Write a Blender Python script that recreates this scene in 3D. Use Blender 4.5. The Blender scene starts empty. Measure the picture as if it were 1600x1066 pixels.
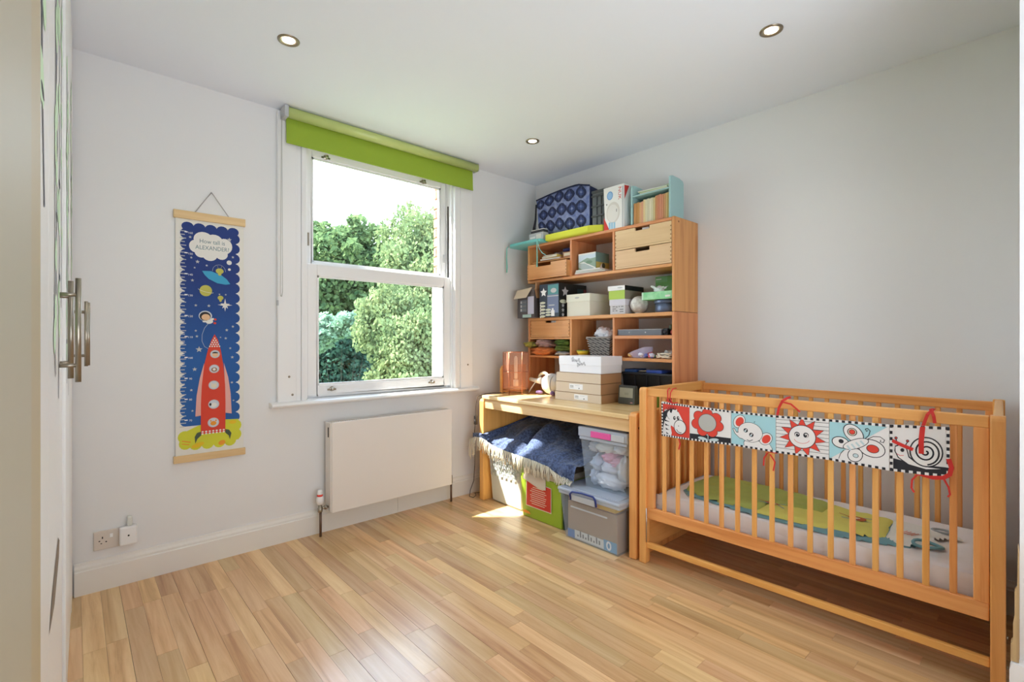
import bpy, bmesh, math, random
import numpy as np
from mathutils import Vector, Matrix, Euler
from mathutils.geometry import tessellate_polygon
from mathutils import noise as mnoise
random.seed(7); rng = np.random.default_rng(7)
PI = math.pi
sc = bpy.context.scene
COL = sc.collection

# ------------------------------------------------------------------ camera, world, sun, exposure
YAW = math.radians(42.0)
cam_d = bpy.data.cameras.new('camera'); cam = bpy.data.objects.new('camera', cam_d); COL.objects.link(cam)
cam.location = (0, 0, 1.2); cam.rotation_euler = (PI/2, 0, -YAW)
cam_d.sensor_width = 36.0; cam_d.lens = 760.0*36.0/1600.0
cam_d.shift_y = -2.0/1600.0
cam_d.clip_start = 0.02; cam_d.clip_end = 200
sc.camera = cam

def s2l(v):
    v /= 255.0
    return v/12.92 if v <= 0.04045 else ((v+0.055)/1.055)**2.4
def C(r, g, b): return (s2l(r), s2l(g), s2l(b), 1.0)

world = bpy.data.worlds.new('sky'); sc.world = world; world.use_nodes = True
wn = world.node_tree.nodes; wl = world.node_tree.links
bg = wn['Background']; bg.inputs['Strength'].default_value = 9.0
tcw = wn.new('ShaderNodeTexCoord'); sep = wn.new('ShaderNodeSeparateXYZ'); rampw = wn.new('ShaderNodeValToRGB')
wl.new(tcw.outputs['Generated'], sep.inputs[0]); wl.new(sep.outputs['Z'], rampw.inputs[0]); wl.new(rampw.outputs[0], bg.inputs[0])
rampw.color_ramp.elements[0].position = 0.0; rampw.color_ramp.elements[0].color = (0.56, 0.64, 0.70, 1)
rampw.color_ramp.elements[1].position = 0.9; rampw.color_ramp.elements[1].color = (0.50, 0.70, 1.0, 1)
e_ = rampw.color_ramp.elements.new(0.12); e_.color = (0.80, 0.90, 1.0, 1)

sun_d = bpy.data.lights.new('sun', 'SUN'); sun = bpy.data.objects.new('sun', sun_d); COL.objects.link(sun)
sun_d.energy = 30.0; sun_d.angle = math.radians(0.8); sun_d.color = (1.0, 0.95, 0.86)
sun.rotation_euler = Vector((1.15, -1.0, -2.25)).to_track_quat('-Z', 'Y').to_euler()
sun.location = (-4, 8, 9)

def area(name, loc, target, sx, sy, power, col):
    d = bpy.data.lights.new(name, 'AREA'); d.shape = 'RECTANGLE'; d.size = sx; d.size_y = sy; d.energy = power; d.color = col
    o = bpy.data.objects.new(name, d); COL.objects.link(o); o.location = loc
    o.rotation_euler = (Vector(target)-Vector(loc)).to_track_quat('-Z', 'Y').to_euler()
    return o
# added fill lamp behind the camera, aimed up to brighten ceiling and walls
fill_lamp = area('fill_light', (1.1, -1.3, 1.0), (2.0, 0.65, 2.45), 2.5, 1.4, 46, (0.84, 0.90, 0.97)); fill_lamp.data.spread = math.radians(140)

sc.view_settings.view_transform = 'Standard'; sc.view_settings.look = 'None'
sc.view_settings.gamma = 1.0; sc.view_settings.use_curve_mapping = False
sc.view_settings.exposure = 0.27
sc.cycles.use_denoising = True
sc.cycles.max_bounces = 10; sc.cycles.diffuse_bounces = 6; sc.cycles.glossy_bounces = 4
sc.cycles.transmission_bounces = 6; sc.cycles.transparent_max_bounces = 12
sc.cycles.sample_clamp_indirect = 8.0; sc.cycles.caustics_reflective = False; sc.cycles.caustics_refractive = False

# ------------------------------------------------------------------ helpers
ORG = {}
class MB:
    def __init__(s): s.v = []; s.f = []; s.mi = []; s.sm = []; s.mats = []
    def _m(s, m):
        if m not in s.mats: s.mats.append(m)
        return s.mats.index(m)
    def add(s, vs, fs, m, smooth=False):
        b = len(s.v); s.v += [tuple(p) for p in vs]; k = s._m(m)
        for f in fs: s.f.append(tuple(i+b for i in f)); s.mi.append(k); s.sm.append(smooth)
        return s
    def box(s, x0, x1, y0, y1, z0, z1, m):
        vs = [(x0,y0,z0),(x1,y0,z0),(x1,y1,z0),(x0,y1,z0),(x0,y0,z1),(x1,y0,z1),(x1,y1,z1),(x0,y1,z1)]
        return s.add(vs, [(0,3,2,1),(4,5,6,7),(0,1,5,4),(1,2,6,5),(2,3,7,6),(3,0,4,7)], m)
    def tbox(s, lo, hi, z0, z1, m):      # tapered box: lo/hi = (x0,x1,y0,y1)
        a, b = lo, hi
        vs = [(a[0],a[2],z0),(a[1],a[2],z0),(a[1],a[3],z0),(a[0],a[3],z0),(b[0],b[2],z1),(b[1],b[2],z1),(b[1],b[3],z1),(b[0],b[3],z1)]
        return s.add(vs, [(0,3,2,1),(4,5,6,7),(0,1,5,4),(1,2,6,5),(2,3,7,6),(3,0,4,7)], m)
    def obox(s, c, size, rot, m):
        M = Euler(rot).to_matrix(); c = Vector(c); h = Vector(size)/2
        vs = [c+M@Vector((sx*h.x, sy*h.y, sz*h.z)) for sz in (-1,1) for sx, sy in ((-1,-1),(1,-1),(1,1),(-1,1))]
        return s.add(vs, [(0,3,2,1),(4,5,6,7),(0,1,5,4),(1,2,6,5),(2,3,7,6),(3,0,4,7)], m)
    def prism(s, pts, axis, lo, hi, m, smooth=False):
        n = len(pts)
        def P(a, b, t): return (t,a,b) if axis == 'x' else (a,t,b) if axis == 'y' else (a,b,t)
        vs = [P(a,b,lo) for a,b in pts]+[P(a,b,hi) for a,b in pts]
        tri = tessellate_polygon([[Vector((a,b,0)) for a,b in pts]])
        fs = [tuple(t) for t in tri]+[tuple(i+n for i in t[::-1]) for t in tri]
        s.add(vs, fs, m); b = len(s.v)-2*n
        k = s._m(m)
        for i in range(n):
            j = (i+1) % n; s.f.append((b+i,b+j,b+n+j,b+n+i)); s.mi.append(k); s.sm.append(smooth)
        return s
    def tube(s, path, r, m, n=8, closed=False, cap=True):
        path = [Vector(p) for p in path]; N = len(path)
        rs = r if isinstance(r, (list, tuple)) else [r]*N
        vs = []; up = None
        for i, p in enumerate(path):
            a = path[i-1] if (i > 0 or closed) else p; b = path[(i+1) % N] if (i < N-1 or closed) else p
            t = (b-a); t = t.normalized() if t.length > 1e-9 else Vector((0,0,1))
            if up is None: up = Vector((0,0,1)) if abs(t.z) < .9 else Vector((1,0,0))
            x = (up-t*up.dot(t)); x = x.normalized() if x.length > 1e-6 else t.orthogonal().normalized()
            up = x; y = t.cross(x)
            for k in range(n):
                q = 2*PI*k/n; vs.append(p+x*(math.cos(q)*rs[i])+y*(math.sin(q)*rs[i]))
        fs = []
        for i in range(N if closed else N-1):
            j = (i+1) % N
            for k in range(n): fs.append((i*n+k, i*n+(k+1)%n, j*n+(k+1)%n, j*n+k))
        s.add(vs, fs, m, True)
        if cap and not closed:
            b = len(s.v)-N*n; kk = s._m(m)
            s.f.append(tuple(b+k for k in range(n))[::-1]); s.mi.append(kk); s.sm.append(False)
            s.f.append(tuple(b+(N-1)*n+k for k in range(n))); s.mi.append(kk); s.sm.append(False)
        return s
    def lathe(s, prof, c, m, n=24, axis='z', smooth=True):
        vs = []
        for r, h in prof:
            for k in range(n):
                q = 2*PI*k/n; a, b = r*math.cos(q), r*math.sin(q)
                d = (a,b,h) if axis == 'z' else (h,a,b) if axis == 'x' else (a,h,b)
                vs.append((c[0]+d[0], c[1]+d[1], c[2]+d[2]))
        fs = [(i*n+k, i*n+(k+1)%n, (i+1)*n+(k+1)%n, (i+1)*n+k) for i in range(len(prof)-1) for k in range(n)]
        return s.add(vs, fs, m, smooth)
    def ball(s, c, r, m, nu=16, nv=10, fn=None):
        r = (r,r,r) if not isinstance(r, (tuple,list)) else r; vs = []
        for i in range(nv+1):
            th = PI*i/nv
            for k in range(nu):
                ph = 2*PI*k/nu; d = Vector((math.sin(th)*math.cos(ph), math.sin(th)*math.sin(ph), math.cos(th)))
                g = fn(d) if fn else 1.0
                vs.append((c[0]+r[0]*d.x*g, c[1]+r[1]*d.y*g, c[2]+r[2]*d.z*g))
        fs = [(i*nu+k, (i+1)*nu+k, (i+1)*nu+(k+1)%nu, i*nu+(k+1)%nu) for i in range(nv) for k in range(nu)]
        return s.add(vs, fs, m, True)
    def grid(s, fn, nu, nv, m, smooth=True):
        vs = [fn(i/nu, j/nv) for j in range(nv+1) for i in range(nu+1)]
        fs = [(j*(nu+1)+i, j*(nu+1)+i+1, (j+1)*(nu+1)+i+1, (j+1)*(nu+1)+i) for j in range(nv) for i in range(nu)]
        return s.add(vs, fs, m, smooth)

def link_mesh(name, mb, org):
    me = bpy.data.meshes.new(name)
    o3 = Vector(org)
    me.from_pydata([(p[0]-o3.x, p[1]-o3.y, p[2]-o3.z) for p in mb.v], [], mb.f)
    for m in mb.mats: me.materials.append(m)
    me.polygons.foreach_set('material_index', mb.mi); me.polygons.foreach_set('use_smooth', mb.sm)
    bm = bmesh.new(); bm.from_mesh(me)
    bmesh.ops.remove_doubles(bm, verts=bm.verts, dist=1e-6)
    bmesh.ops.recalc_face_normals(bm, faces=bm.faces); bm.to_mesh(me); bm.free()
    o = bpy.data.objects.new(name, me); COL.objects.link(o); return o
def bev(o, w, seg=2):
    if w:
        m = o.modifiers.new('bevel', 'BEVEL'); m.width = w; m.segments = seg; m.limit_method = 'ANGLE'; m.angle_limit = math.radians(40)
    return o
def tag(o, label=None, cat=None, group=None, kind=None):
    for k, v in (('label', label), ('category', cat), ('group', group), ('kind', kind)):
        if v: o[k] = v
    return o
def thing(name, label, cat, loc, group=None, rotz=0.0, local=False):
    o = bpy.data.objects.new(name, None); COL.objects.link(o); o.location = loc; o.rotation_euler = (0, 0, rotz)
    o.empty_display_size = 0.05
    ORG[o.name] = Vector((0,0,0)) if local else Vector(loc)
    return tag(o, label, cat, group)
def part(name, mb, parent, b=0, label=None, kind=None, seg=2):
    o = link_mesh(name, mb, ORG[parent.name]); o.parent = parent; ORG[o.name] = ORG[parent.name]
    bev(o, b, seg); return tag(o, label, None, None, kind)
def solo(name, mb, label, cat, org, b=0, group=None, kind=None):
    o = link_mesh(name, mb, org); o.location = org; ORG[o.name] = Vector(org); bev(o, b); return tag(o, label, cat, group, kind)
def struct(name, mb, b=0, org=(0,0,0)):
    o = link_mesh(name, mb, org); o.location = org; ORG[o.name] = Vector(org); bev(o, b); o['kind'] = 'structure'; return o
def dup(o, parent, loc):
    c = o.copy(); COL.objects.link(c); c.parent = parent; c.location = Vector(o.location)+Vector(loc); ORG[c.name] = ORG[parent.name]
    return c
def child_struct(name, mb, parent, b=0): return part(name, mb, parent, b)

# ------------------------------------------------------------------ materials
def mat(name, rgb, rough=0.6, metal=0.0, spec=0.5, bump=None, var=None, alpha=None, trans=0, coat=0, sheen=0, emit=None):
    m = bpy.data.materials.new(name); m.use_nodes = True; n = m.node_tree.nodes; l = m.node_tree.links; p = n['Principled BSDF']
    p.inputs['Base Color'].default_value = rgb; p.inputs['Roughness'].default_value = rough; p.inputs['Metallic'].default_value = metal
    p.inputs['Specular IOR Level'].default_value = spec; p.inputs['Coat Weight'].default_value = coat
    p.inputs['Sheen Weight'].default_value = sheen; p.inputs['Transmission Weight'].default_value = trans
    if alpha is not None: p.inputs['Alpha'].default_value = alpha
    if emit: p.inputs['Emission Color'].default_value = emit[0]; p.inputs['Emission Strength'].default_value = emit[1]
    tc = n.new('ShaderNodeTexCoord')
    if bump:
        nz = n.new('ShaderNodeTexNoise'); nz.inputs['Scale'].default_value = bump[0]; nz.inputs['Detail'].default_value = 4
        bp = n.new('ShaderNodeBump'); bp.inputs['Strength'].default_value = bump[1]; bp.inputs['Distance'].default_value = 0.002
        l.new(tc.outputs['Object'], nz.inputs['Vector']); l.new(nz.outputs['Fac'], bp.inputs['Height']); l.new(bp.outputs[0], p.inputs['Normal'])
    if var:      # (scale, other colour)
        nz = n.new('ShaderNodeTexNoise'); nz.inputs['Scale'].default_value = var[0]; nz.inputs['Detail'].default_value = 5
        rp = n.new('ShaderNodeValToRGB'); rp.color_ramp.elements[0].color = rgb; rp.color_ramp.elements[1].color = var[1]
        rp.color_ramp.elements[0].position = 0.38; rp.color_ramp.elements[1].position = 0.62
        l.new(tc.outputs['Object'], nz.inputs['Vector']); l.new(nz.outputs['Fac'], rp.inputs[0]); l.new(rp.outputs[0], p.inputs['Base Color'])
    return m
def wood(name, light, dark, axis='z', rough=0.4, rand=0.0, fine=1.0, third=None, coat=0.0):
    m = bpy.data.materials.new(name); m.use_nodes = True; n = m.node_tree.nodes; l = m.node_tree.links; p = n['Principled BSDF']
    tc = n.new('ShaderNodeTexCoord'); mp = n.new('ShaderNodeMapping'); oi = n.new('ShaderNodeObjectInfo'); ad = n.new('ShaderNodeVectorMath')
    sc_ = n.new('ShaderNodeVectorMath'); sc_.operation = 'SCALE'; sc_.inputs[0].default_value = (7.3, 3.1, 5.7)
    l.new(oi.outputs['Random'], sc_.inputs['Scale']); l.new(tc.outputs['Object'], ad.inputs[0]); l.new(sc_.outputs[0], ad.inputs[1])
    k = {'x': (1.1, 22, 22), 'y': (22, 1.1, 22), 'z': (22, 22, 1.1)}[axis]
    mp.inputs['Scale'].default_value = tuple(q*fine for q in k); l.new(ad.outputs[0], mp.inputs['Vector'])
    nz = n.new('ShaderNodeTexNoise'); nz.inputs['Scale'].default_value = 1.0; nz.inputs['Detail'].default_value = 7; nz.inputs['Roughness'].default_value = 0.62; nz.inputs['Distortion'].default_value = 0.6
    l.new(mp.outputs[0], nz.inputs['Vector'])
    rp = n.new('ShaderNodeValToRGB'); rp.color_ramp.elements[0].position = 0.30; rp.color_ramp.elements[1].position = 0.68
    rp.color_ramp.elements[0].color = dark; rp.color_ramp.elements[1].color = light
    if third: e = rp.color_ramp.elements.new(0.45); e.color = third
    l.new(nz.outputs['Fac'], rp.inputs[0]); out = rp.outputs[0]
    if rand:
        hs = n.new('ShaderNodeHueSaturation'); mr = n.new('ShaderNodeMapRange'); mr.inputs['To Min'].default_value = 1-rand; mr.inputs['To Max'].default_value = 1+rand*0.75
        l.new(oi.outputs['Random'], mr.inputs['Value']); l.new(mr.outputs[0], hs.inputs['Value']); l.new(out, hs.inputs['Color'])
        ml = n.new('ShaderNodeMath'); ml.operation = 'MULTIPLY'; ml.inputs[1].default_value = 17.3; fr = n.new('ShaderNodeMath'); fr.operation = 'FRACT'
        m2 = n.new('ShaderNodeMapRange'); m2.inputs['To Min'].default_value = 0.488; m2.inputs['To Max'].default_value = 0.505
        l.new(oi.outputs['Random'], ml.inputs[0]); l.new(ml.outputs[0], fr.inputs[0]); l.new(fr.outputs[0], m2.inputs['Value']); l.new(m2.outputs[0], hs.inputs['Hue'])
        out = hs.outputs[0]
    l.new(out, p.inputs['Base Color']); p.inputs['Roughness'].default_value = rough; p.inputs['Coat Weight'].default_value = coat; p.inputs['Coat Roughness'].default_value = 0.18
    bp = n.new('ShaderNodeBump'); bp.inputs['Strength'].default_value = 0.08; bp.inputs['Distance'].default_value = 0.001
    l.new(nz.outputs['Fac'], bp.inputs['Height']); l.new(bp.outputs[0], p.inputs['Normal'])
    return m
M = {}
M['wall'] = mat('wall paint', C(229,229,229), 0.85, bump=(60, .05))
M['ceil'] = mat('ceiling paint', C(232,237,246), 0.85, bump=(40, .04))
M['gloss'] = mat('white gloss paint', C(236,236,236), 0.35, bump=(20, .03))
M['skirt'] = mat('skirting paint', C(232,229,223), 0.4, bump=(15, .03))
M['beige'] = mat('beige painted frame', C(176,160,126), 0.45)
M['beige2'] = mat('beige painted door', C(172,164,142), 0.45)
M['ward'] = mat('wardrobe lacquer', C(236,236,234), 0.3)
M['dark'] = mat('dark gap', C(40,36,32), 0.8)
M['black'] = mat('black', C(26,27,30), 0.5)
M['ink'] = mat('black ink', C(38,38,44), 0.7)
M['white'] = mat('white', C(238,238,238), 0.6)
M['offw'] = mat('off white', C(226,224,218), 0.6)
M['cream'] = mat('cream', C(222,212,190), 0.7)
M['steel'] = mat('brushed steel', C(190,186,178), 0.28, metal=1.0)
M['nickel'] = mat('satin nickel', C(160,152,138), 0.3, metal=1.0)
M['copper'] = mat('copper pipe', C(120,96,82), 0.45, metal=0.8)
M['red'] = mat('red', C(222,58,42), 0.7)
M['tiered'] = mat('red ribbon', C(205,42,36), 0.6)
M['grey'] = mat('grey', C(120,120,122), 0.6)
M['lgrey'] = mat('light grey', C(188,190,192), 0.6)
M['floor'] = wood('oak strip', C(234,200,150), C(188,142,94), 'y', 0.28, rand=0.20, fine=1.0, third=C(214,172,120), coat=0.3)
M['subfloor'] = wood('oak floor behind', C(222,182,126), C(190,142,90), 'y', 0.32)
for a in 'xyz':
    M['pine_'+a] = wood('pine '+a, C(224,164,106), C(192,126,70), a, 0.42, rand=0.05, third=C(212,150,92))
    M['crib_'+a] = wood('crib pine '+a, C(242,184,108), C(214,146,72), a, 0.36, rand=0.05, third=C(232,168,92))
    M['desk_'+a] = wood('desk oak '+a, C(234,202,150), C(208,168,112), a, 0.26, rand=0.04, third=C(224,188,134), coat=0.3)
    M['ply_'+a] = wood('drawer ply '+a, C(230,200,154), C(214,178,130), a, 0.42, rand=0.05, fine=.7)
M['bar'] = wood('poster bar', C(226,196,146), C(206,170,118), 'x', 0.5)
M['foil'] = mat('card brown', C(190,160,124), 0.8, bump=(80,.1))
M['card'] = mat('pale cardboard', C(214,196,172), 0.75, bump=(90,.08))
M['card2'] = mat('kraft cardboard', C(176,134,96), 0.8, bump=(90,.1))
M['limeblind'] = mat('lime blind fabric', C(150,176,52), 0.75, bump=(400,.1))

def glassmat(name, col, refl=0.06):
    m = bpy.data.materials.new(name); m.use_nodes = True; n = m.node_tree.nodes; l = m.node_tree.links
    n.remove(n['Principled BSDF']); tr = n.new('ShaderNodeBsdfTransparent'); gl = n.new('ShaderNodeBsdfGlossy'); mx = n.new('ShaderNodeMixShader'); lw = n.new('ShaderNodeLayerWeight')
    tr.inputs[0].default_value = col; gl.inputs['Roughness'].default_value = 0.02; lw.inputs['Blend'].default_value = .12
    l.new(lw.outputs['Facing'], mx.inputs[0]); l.new(tr.outputs[0], mx.inputs[1]); l.new(gl.outputs[0], mx.inputs[2]); l.new(mx.outputs[0], n['Material Output'].inputs[0])
    return m
M['glass'] = glassmat('window glass', (0.97,0.985,0.98,1))
def plastic(name, col, tint, f=0.35, rough=.25):
    m = bpy.data.materials.new(name); m.use_nodes = True; n = m.node_tree.nodes; l = m.node_tree.links
    p = n['Principled BSDF']; p.inputs['Base Color'].default_value = col; p.inputs['Roughness'].default_value = rough
    tr = n.new('ShaderNodeBsdfTransparent'); tr.inputs[0].default_value = tint; mx = n.new('ShaderNodeMixShader'); mx.inputs[0].default_value = f
    l.new(tr.outputs[0], mx.inputs[1]); l.new(p.outputs[0], mx.inputs[2]); l.new(mx.outputs[0], n['Material Output'].inputs[0]); return m
M['clear'] = plastic('clear tub plastic', C(206,216,226), (0.97,0.985,1,1), 0.13)
M['clearlid'] = plastic('clear lid plastic', C(214,222,234), (0.95,0.97,1,1), 0.6)
M['copperglass'] = plastic('copper tinted shade', C(206,152,128), (0.96,0.82,0.74,1), 0.36, .3)

# ------------------------------------------------------------------ flat print helper
class Art:
    def __init__(s, o, u, v, eps=0.00028, base=0.0006, su=1.0, sv=1.0, at=None):
        s.o = Vector(o); s.u = Vector(u).normalized(); s.v = Vector(v).normalized(); s.n = s.u.cross(s.v); s.mb = MB(); s.k = 0; s.c = 0; s.eps = eps; s.step = 1.3e-5; s.base = base; s.su = su; s.sv = sv; s.at = at
    def P(s, a, b):
        off = s.base+s.step*s.c
        if s.at: return s.at(a*s.su, b*s.sv, off)
        return s.o+s.u*(a*s.su)+s.v*(b*s.sv)+s.n*off
    def L(s, k): s.k = k; return s
    def poly(s, pts, m):
        s.c += 1
        tri = tessellate_polygon([[Vector((a*s.su,b*s.sv,0)) for a,b in pts]])
        s.mb.add([s.P(a,b) for a,b in pts], [tuple(t) for t in tri], m); return s
    def rect(s, a0, b0, a1, b1, m): return s.poly([(a0,b0),(a1,b0),(a1,b1),(a0,b1)], m)
    def ell(s, cx, cy, rx, ry, m, rot=0, n=20, a0=0, a1=2*PI):
        pts = []
        for i in range(n if a1-a0 > 6.2 else n+1):
            q = a0+(a1-a0)*i/n; x, y = rx*math.cos(q), ry*math.sin(q)
            pts.append((cx+x*math.cos(rot)-y*math.sin(rot), cy+x*math.sin(rot)+y*math.cos(rot)))
        return s.poly(pts, m)
    def line(s, pts, w, m):
        s.c += 1
        for i in range(len(pts)-1):
            ax, ay = pts[i][0]*s.su, pts[i][1]*s.sv; bx, by = pts[i+1][0]*s.su, pts[i+1][1]*s.sv
            dx, dy = bx-ax, by-ay; q = math.hypot(dx, dy) or 1; ex, ey = dx/q*w*.3, dy/q*w*.3; nx, ny = -dy/q*w/2, dx/q*w/2
            s.mb.add([s.P((x)/s.su, (y)/s.sv) for x, y in ((ax+nx-ex,ay+ny-ey),(ax-nx-ex,ay-ny-ey),(bx-nx+ex,by-ny+ey),(bx+nx+ex,by+ny+ey))], [(0,1,2,3)], m)
        return s
    def ring(s, cx, cy, rx, ry, w, m, rot=0, n=24, a0=0, a1=2*PI):
        pts = []
        for i in range(n+1):
            q = a0+(a1-a0)*i/n; x, y = rx*math.cos(q), ry*math.sin(q)
            pts.append((cx+x*math.cos(rot)-y*math.sin(rot), cy+x*math.sin(rot)+y*math.cos(rot)))
        return s.line(pts, w, m)
    def star(s, cx, cy, r, m, k=5, inner=.42, rot=PI/2, asp=1.0):
        s.c += 1; pts = [(cx+(r if i%2==0 else r*inner)*math.cos(rot+PI*i/k), cy+asp*(r if i%2==0 else r*inner)*math.sin(rot+PI*i/k)) for i in range(2*k)]
        s.mb.add([s.P(cx,cy)]+[s.P(a,b) for a,b in pts], [(0,1+i,1+(i+1)%(2*k)) for i in range(2*k)], m); return s
    def text(s, t, cx, cy, w, h, m, rot=0):
        s.c += 1
        vs, fs = text_mesh(t)
        xs = [p[0] for p in vs]; ys = [p[1] for p in vs]; x0, x1, y0, y1 = min(xs), max(xs), min(ys), max(ys)
        kx = w/(x1-x0); ky = h/(y1-y0); out = []
        for x, y in vs:
            a, b = (x-(x0+x1)/2)*kx, (y-(y0+y1)/2)*ky
            out.append(s.P(cx+a*math.cos(rot)-b*math.sin(rot), cy+a*math.sin(rot)+b*math.cos(rot)))
        s.mb.add(out, fs, m); return s
_tx = {}
def text_mesh(t):
    if t in _tx: return _tx[t]
    cu = bpy.data.curves.new('t', 'FONT'); cu.body = t; cu.resolution_u = 3
    o = bpy.data.objects.new('t', cu); COL.objects.link(o)
    dg = bpy.context.evaluated_depsgraph_get(); dg.update(); me = o.evaluated_get(dg).to_mesh()
    r = ([(v.co.x, v.co.y) for v in me.vertices], [tuple(p.vertices) for p in me.polygons])
    o.evaluated_get(dg).to_mesh_clear(); bpy.data.objects.remove(o); bpy.data.curves.remove(cu)
    _tx[t] = r; return r

XW, YW, H = 3.04, 3.06, 2.56
# ------------------------------------------------------------------ room shell
BX = 3.3; BY = -1.6
wx0, wx1, wz0, wz1 = 1.045, 2.15, 0.83, 2.42          # window opening
mb = MB()
for b in ((-0.9, wx0, 0, H), (wx1, XW+.3, 0, H), (wx0, wx1, 0, wz0), (wx0, wx1, wz1, H)):
    mb.box(b[0], b[1], YW, YW+.13, b[2], b[3], M['wall'])
struct('wall_window_side', mb)
struct('wall_right', MB().box(XW, XW+.15, BY, YW+.13, 0, H, M['wall']))
struct('wall_left', MB().box(-0.95, -0.80, BY, YW, 0, H, M['wall']))
struct('wall_near', MB().box(2.0, XW, -0.25, 0.062, 0, H, M['wall']))
struct('wall_behind_camera', MB().box(-0.95, XW+.15, BY-.15, BY, 0, H, M['wall']))
struct('ceiling', MB().box(-0.95, XW+.15, BY-.15, YW+.13, H, H+.15, M['ceil']))

# floor: one object per oak strip in the room, a plain slab behind the camera
fl = struct('floor', MB().box(-0.95, XW+.15, BY-.15, YW+.13, -0.08, -0.016, M['subfloor']))
fb = MB().box(-0.95, XW, BY, -0.02, -0.016, 0.0, M['subfloor']); part('floor_extension', fb, fl)
W_ = 0.0695; x = -0.045; row = 0; cnt = 0
while x < XW-.005:
    x1 = min(x+W_, XW); y = -0.02-random.random()*.0
    first = True
    while y < YW-.001:
        L = random.uniform(.25, .62) if first else random.uniform(.38, .74); first = False
        y1 = y+L
        if YW-y1 < .2: y1 = YW
        g = .0009 if row % 3 == 2 else .0004
        b = MB(); zt = -random.uniform(0, .0004); q = .0011
        b.box(x+.0003, x1-g, y+.0003, y1-.0004, -.016, zt, M['floor'])
        o = part('floor_strip', b, fl); cnt += 1
        y = y1
    x = x1; row += 1

# baseboards
def skirt_prof(d, h): return [(0,0),(-d,0),(-d,h*.74),(-d*.72,h*.77),(-d*.72,h*.84),(-d*.38,h*.92),(-d*.3,h),(0,h)]
pr = skirt_prof(.02, .148)
struct('baseboard_window_side', MB().prism([(YW+a, b) for a, b in pr], 'x', 0.0, 1.67, M['skirt'])).location = (0,0,0)
mb = MB().prism([(YW+a*.9, b) for a, b in pr], 'x', 1.673, XW, M['skirt']); struct('baseboard_window_side', mb)
mb = MB(); 
vs = skirt_prof(.02, .148); n_ = len(vs)
mb.add([(XW+a, 0.062, b) for a, b in vs]+[(XW+a, YW-.02, b) for a, b in vs], [(i,(i+1)%n_,(i+1)%n_+n_,i+n_) for i in range(n_)]+[tuple(range(n_)),tuple(range(n_,2*n_))], M['skirt'])
struct('baseboard_right', mb)
# stepped bare wood end of the trim on the near wall
mb = MB(); mb.prism([(.0625,.292),(.0625,.60),(.0645,.62),(.066,.50),(.071,.49),(.071,.42),(.074,.40),(.074,.35),(.079,.34),(.079,.292)], 'x', 1.97, 1.999, wood('bare trim', C(196,166,120), C(150,118,80), 'z', .6)); struct('trim_near', mb)
struct('baseboard_near', MB().prism([(.05,0),(.05,.29),(.076,.29),(.081,.27),(.081,0)], 'x', 1.96, 1.999, M['gloss']))

# ------------------------------------------------------------------ window
WM = M['gloss']
mb = MB()                                              # casing boards and header, standing 3 cm off the wall
mb.box(.885, .99, YW-.03, YW, .83, 2.545, WM); mb.box(2.20, 2.315, YW-.03, YW, .83, 2.545, WM)
mb.box(.99, 1.02, YW-.022, YW, .83, 2.545, WM); mb.box(2.165, 2.20, YW-.022, YW, .83, 2.545, WM)
mb.box(1.02, 1.048, YW-.034, YW+.02, .83, 2.43, WM); mb.box(2.145, 2.165, YW-.034, YW+.02, .83, 2.43, WM)
mb.box(.99, 2.20, YW-.022, YW, 2.43, 2.545, WM)
win = struct('window_1', mb, b=.004)
mb = MB().prism([(YW+.06,.80),(YW-.045,.80),(YW-.06,.805),(YW-.066,.815),(YW-.06,.826),(YW-.045,.832),(YW+.06,.836)], 'x', .845, 2.36, WM)
part('window_sill', mb, win, b=.003)
mb = MB()                                              # jamb lining
mb.box(wx0-.005, wx0+.02, YW, YW+.13, .83, wz1, WM); mb.box(wx1-.02, wx1+.005, YW, YW+.13, .83, wz1, WM)
mb.box(wx0, wx1, YW, YW+.13, wz1-.02, wz1+.005, WM); mb.box(wx0, wx1, YW+.045, YW+.13, .82, .85, WM)
mb.box(wx1-.026, wx1-.018, YW+.03, YW+.04, 1.0, 2.22, M['dark'])
part('window_jamb', mb, win, b=.002)
def sash(x0, x1, z0, z1, yc, st, top, bot, name):
    mb = MB(); t = .04
    mb.box(x0, x0+st, yc-t/2, yc+t/2, z0, z1, WM); mb.box(x1-st, x1, yc-t/2, yc+t/2, z0, z1, WM)
    mb.box(x0+st, x1-st, yc-t/2, yc+t/2, z1-top, z1, WM); mb.box(x0+st, x1-st, yc-t/2, yc+t/2, z0, z0+bot, WM)
    o = part(name, mb, win, b=.005)
    part('glass_pane', MB().box(x0+st-.004, x1-st+.004, yc+.002, yc+.006, z0+bot-.004, z1-top+.004, M['glass']), o)
    g = MB(); b_ = .012                                # glazing beads
    a0, a1, c0, c1 = x0+st, x1-st, z0+bot, z1-top
    g.box(a0, a0+b_, yc-.012, yc+.001, c0, c1, WM); g.box(a1-b_, a1, yc-.012, yc+.001, c0, c1, WM); g.box(a0, a1, yc-.012, yc+.001, c1-b_, c1, WM); g.box(a0, a1, yc-.012, yc+.001, c0, c0+b_, WM)
    part('glazing_bead', g, o)
    return o
ls = sash(1.068, 2.14, .852, 1.672, YW+.032, .062, .07, .062, 'lower_sash')
us = sash(1.068, 2.125, 1.64, 2.40, YW+.08, .045, .045, .05, 'upper_sash')
def catch(x, y, z, sgn, par, name='sash_lift'):
    b = MB(); b.lathe([(0,0),(.016,0),(.016,-.004*1),(.006,-.006),(.006,-.018),(.011,-.022),(.009,-.03),(0,-.031)], (x,y,z), M['nickel'], 12, 'y')
    b.box(x-.028, x+.028, y-.004, y, z-.010, z+.002, M['nickel']); part(name, b, par, b=.001)
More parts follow.
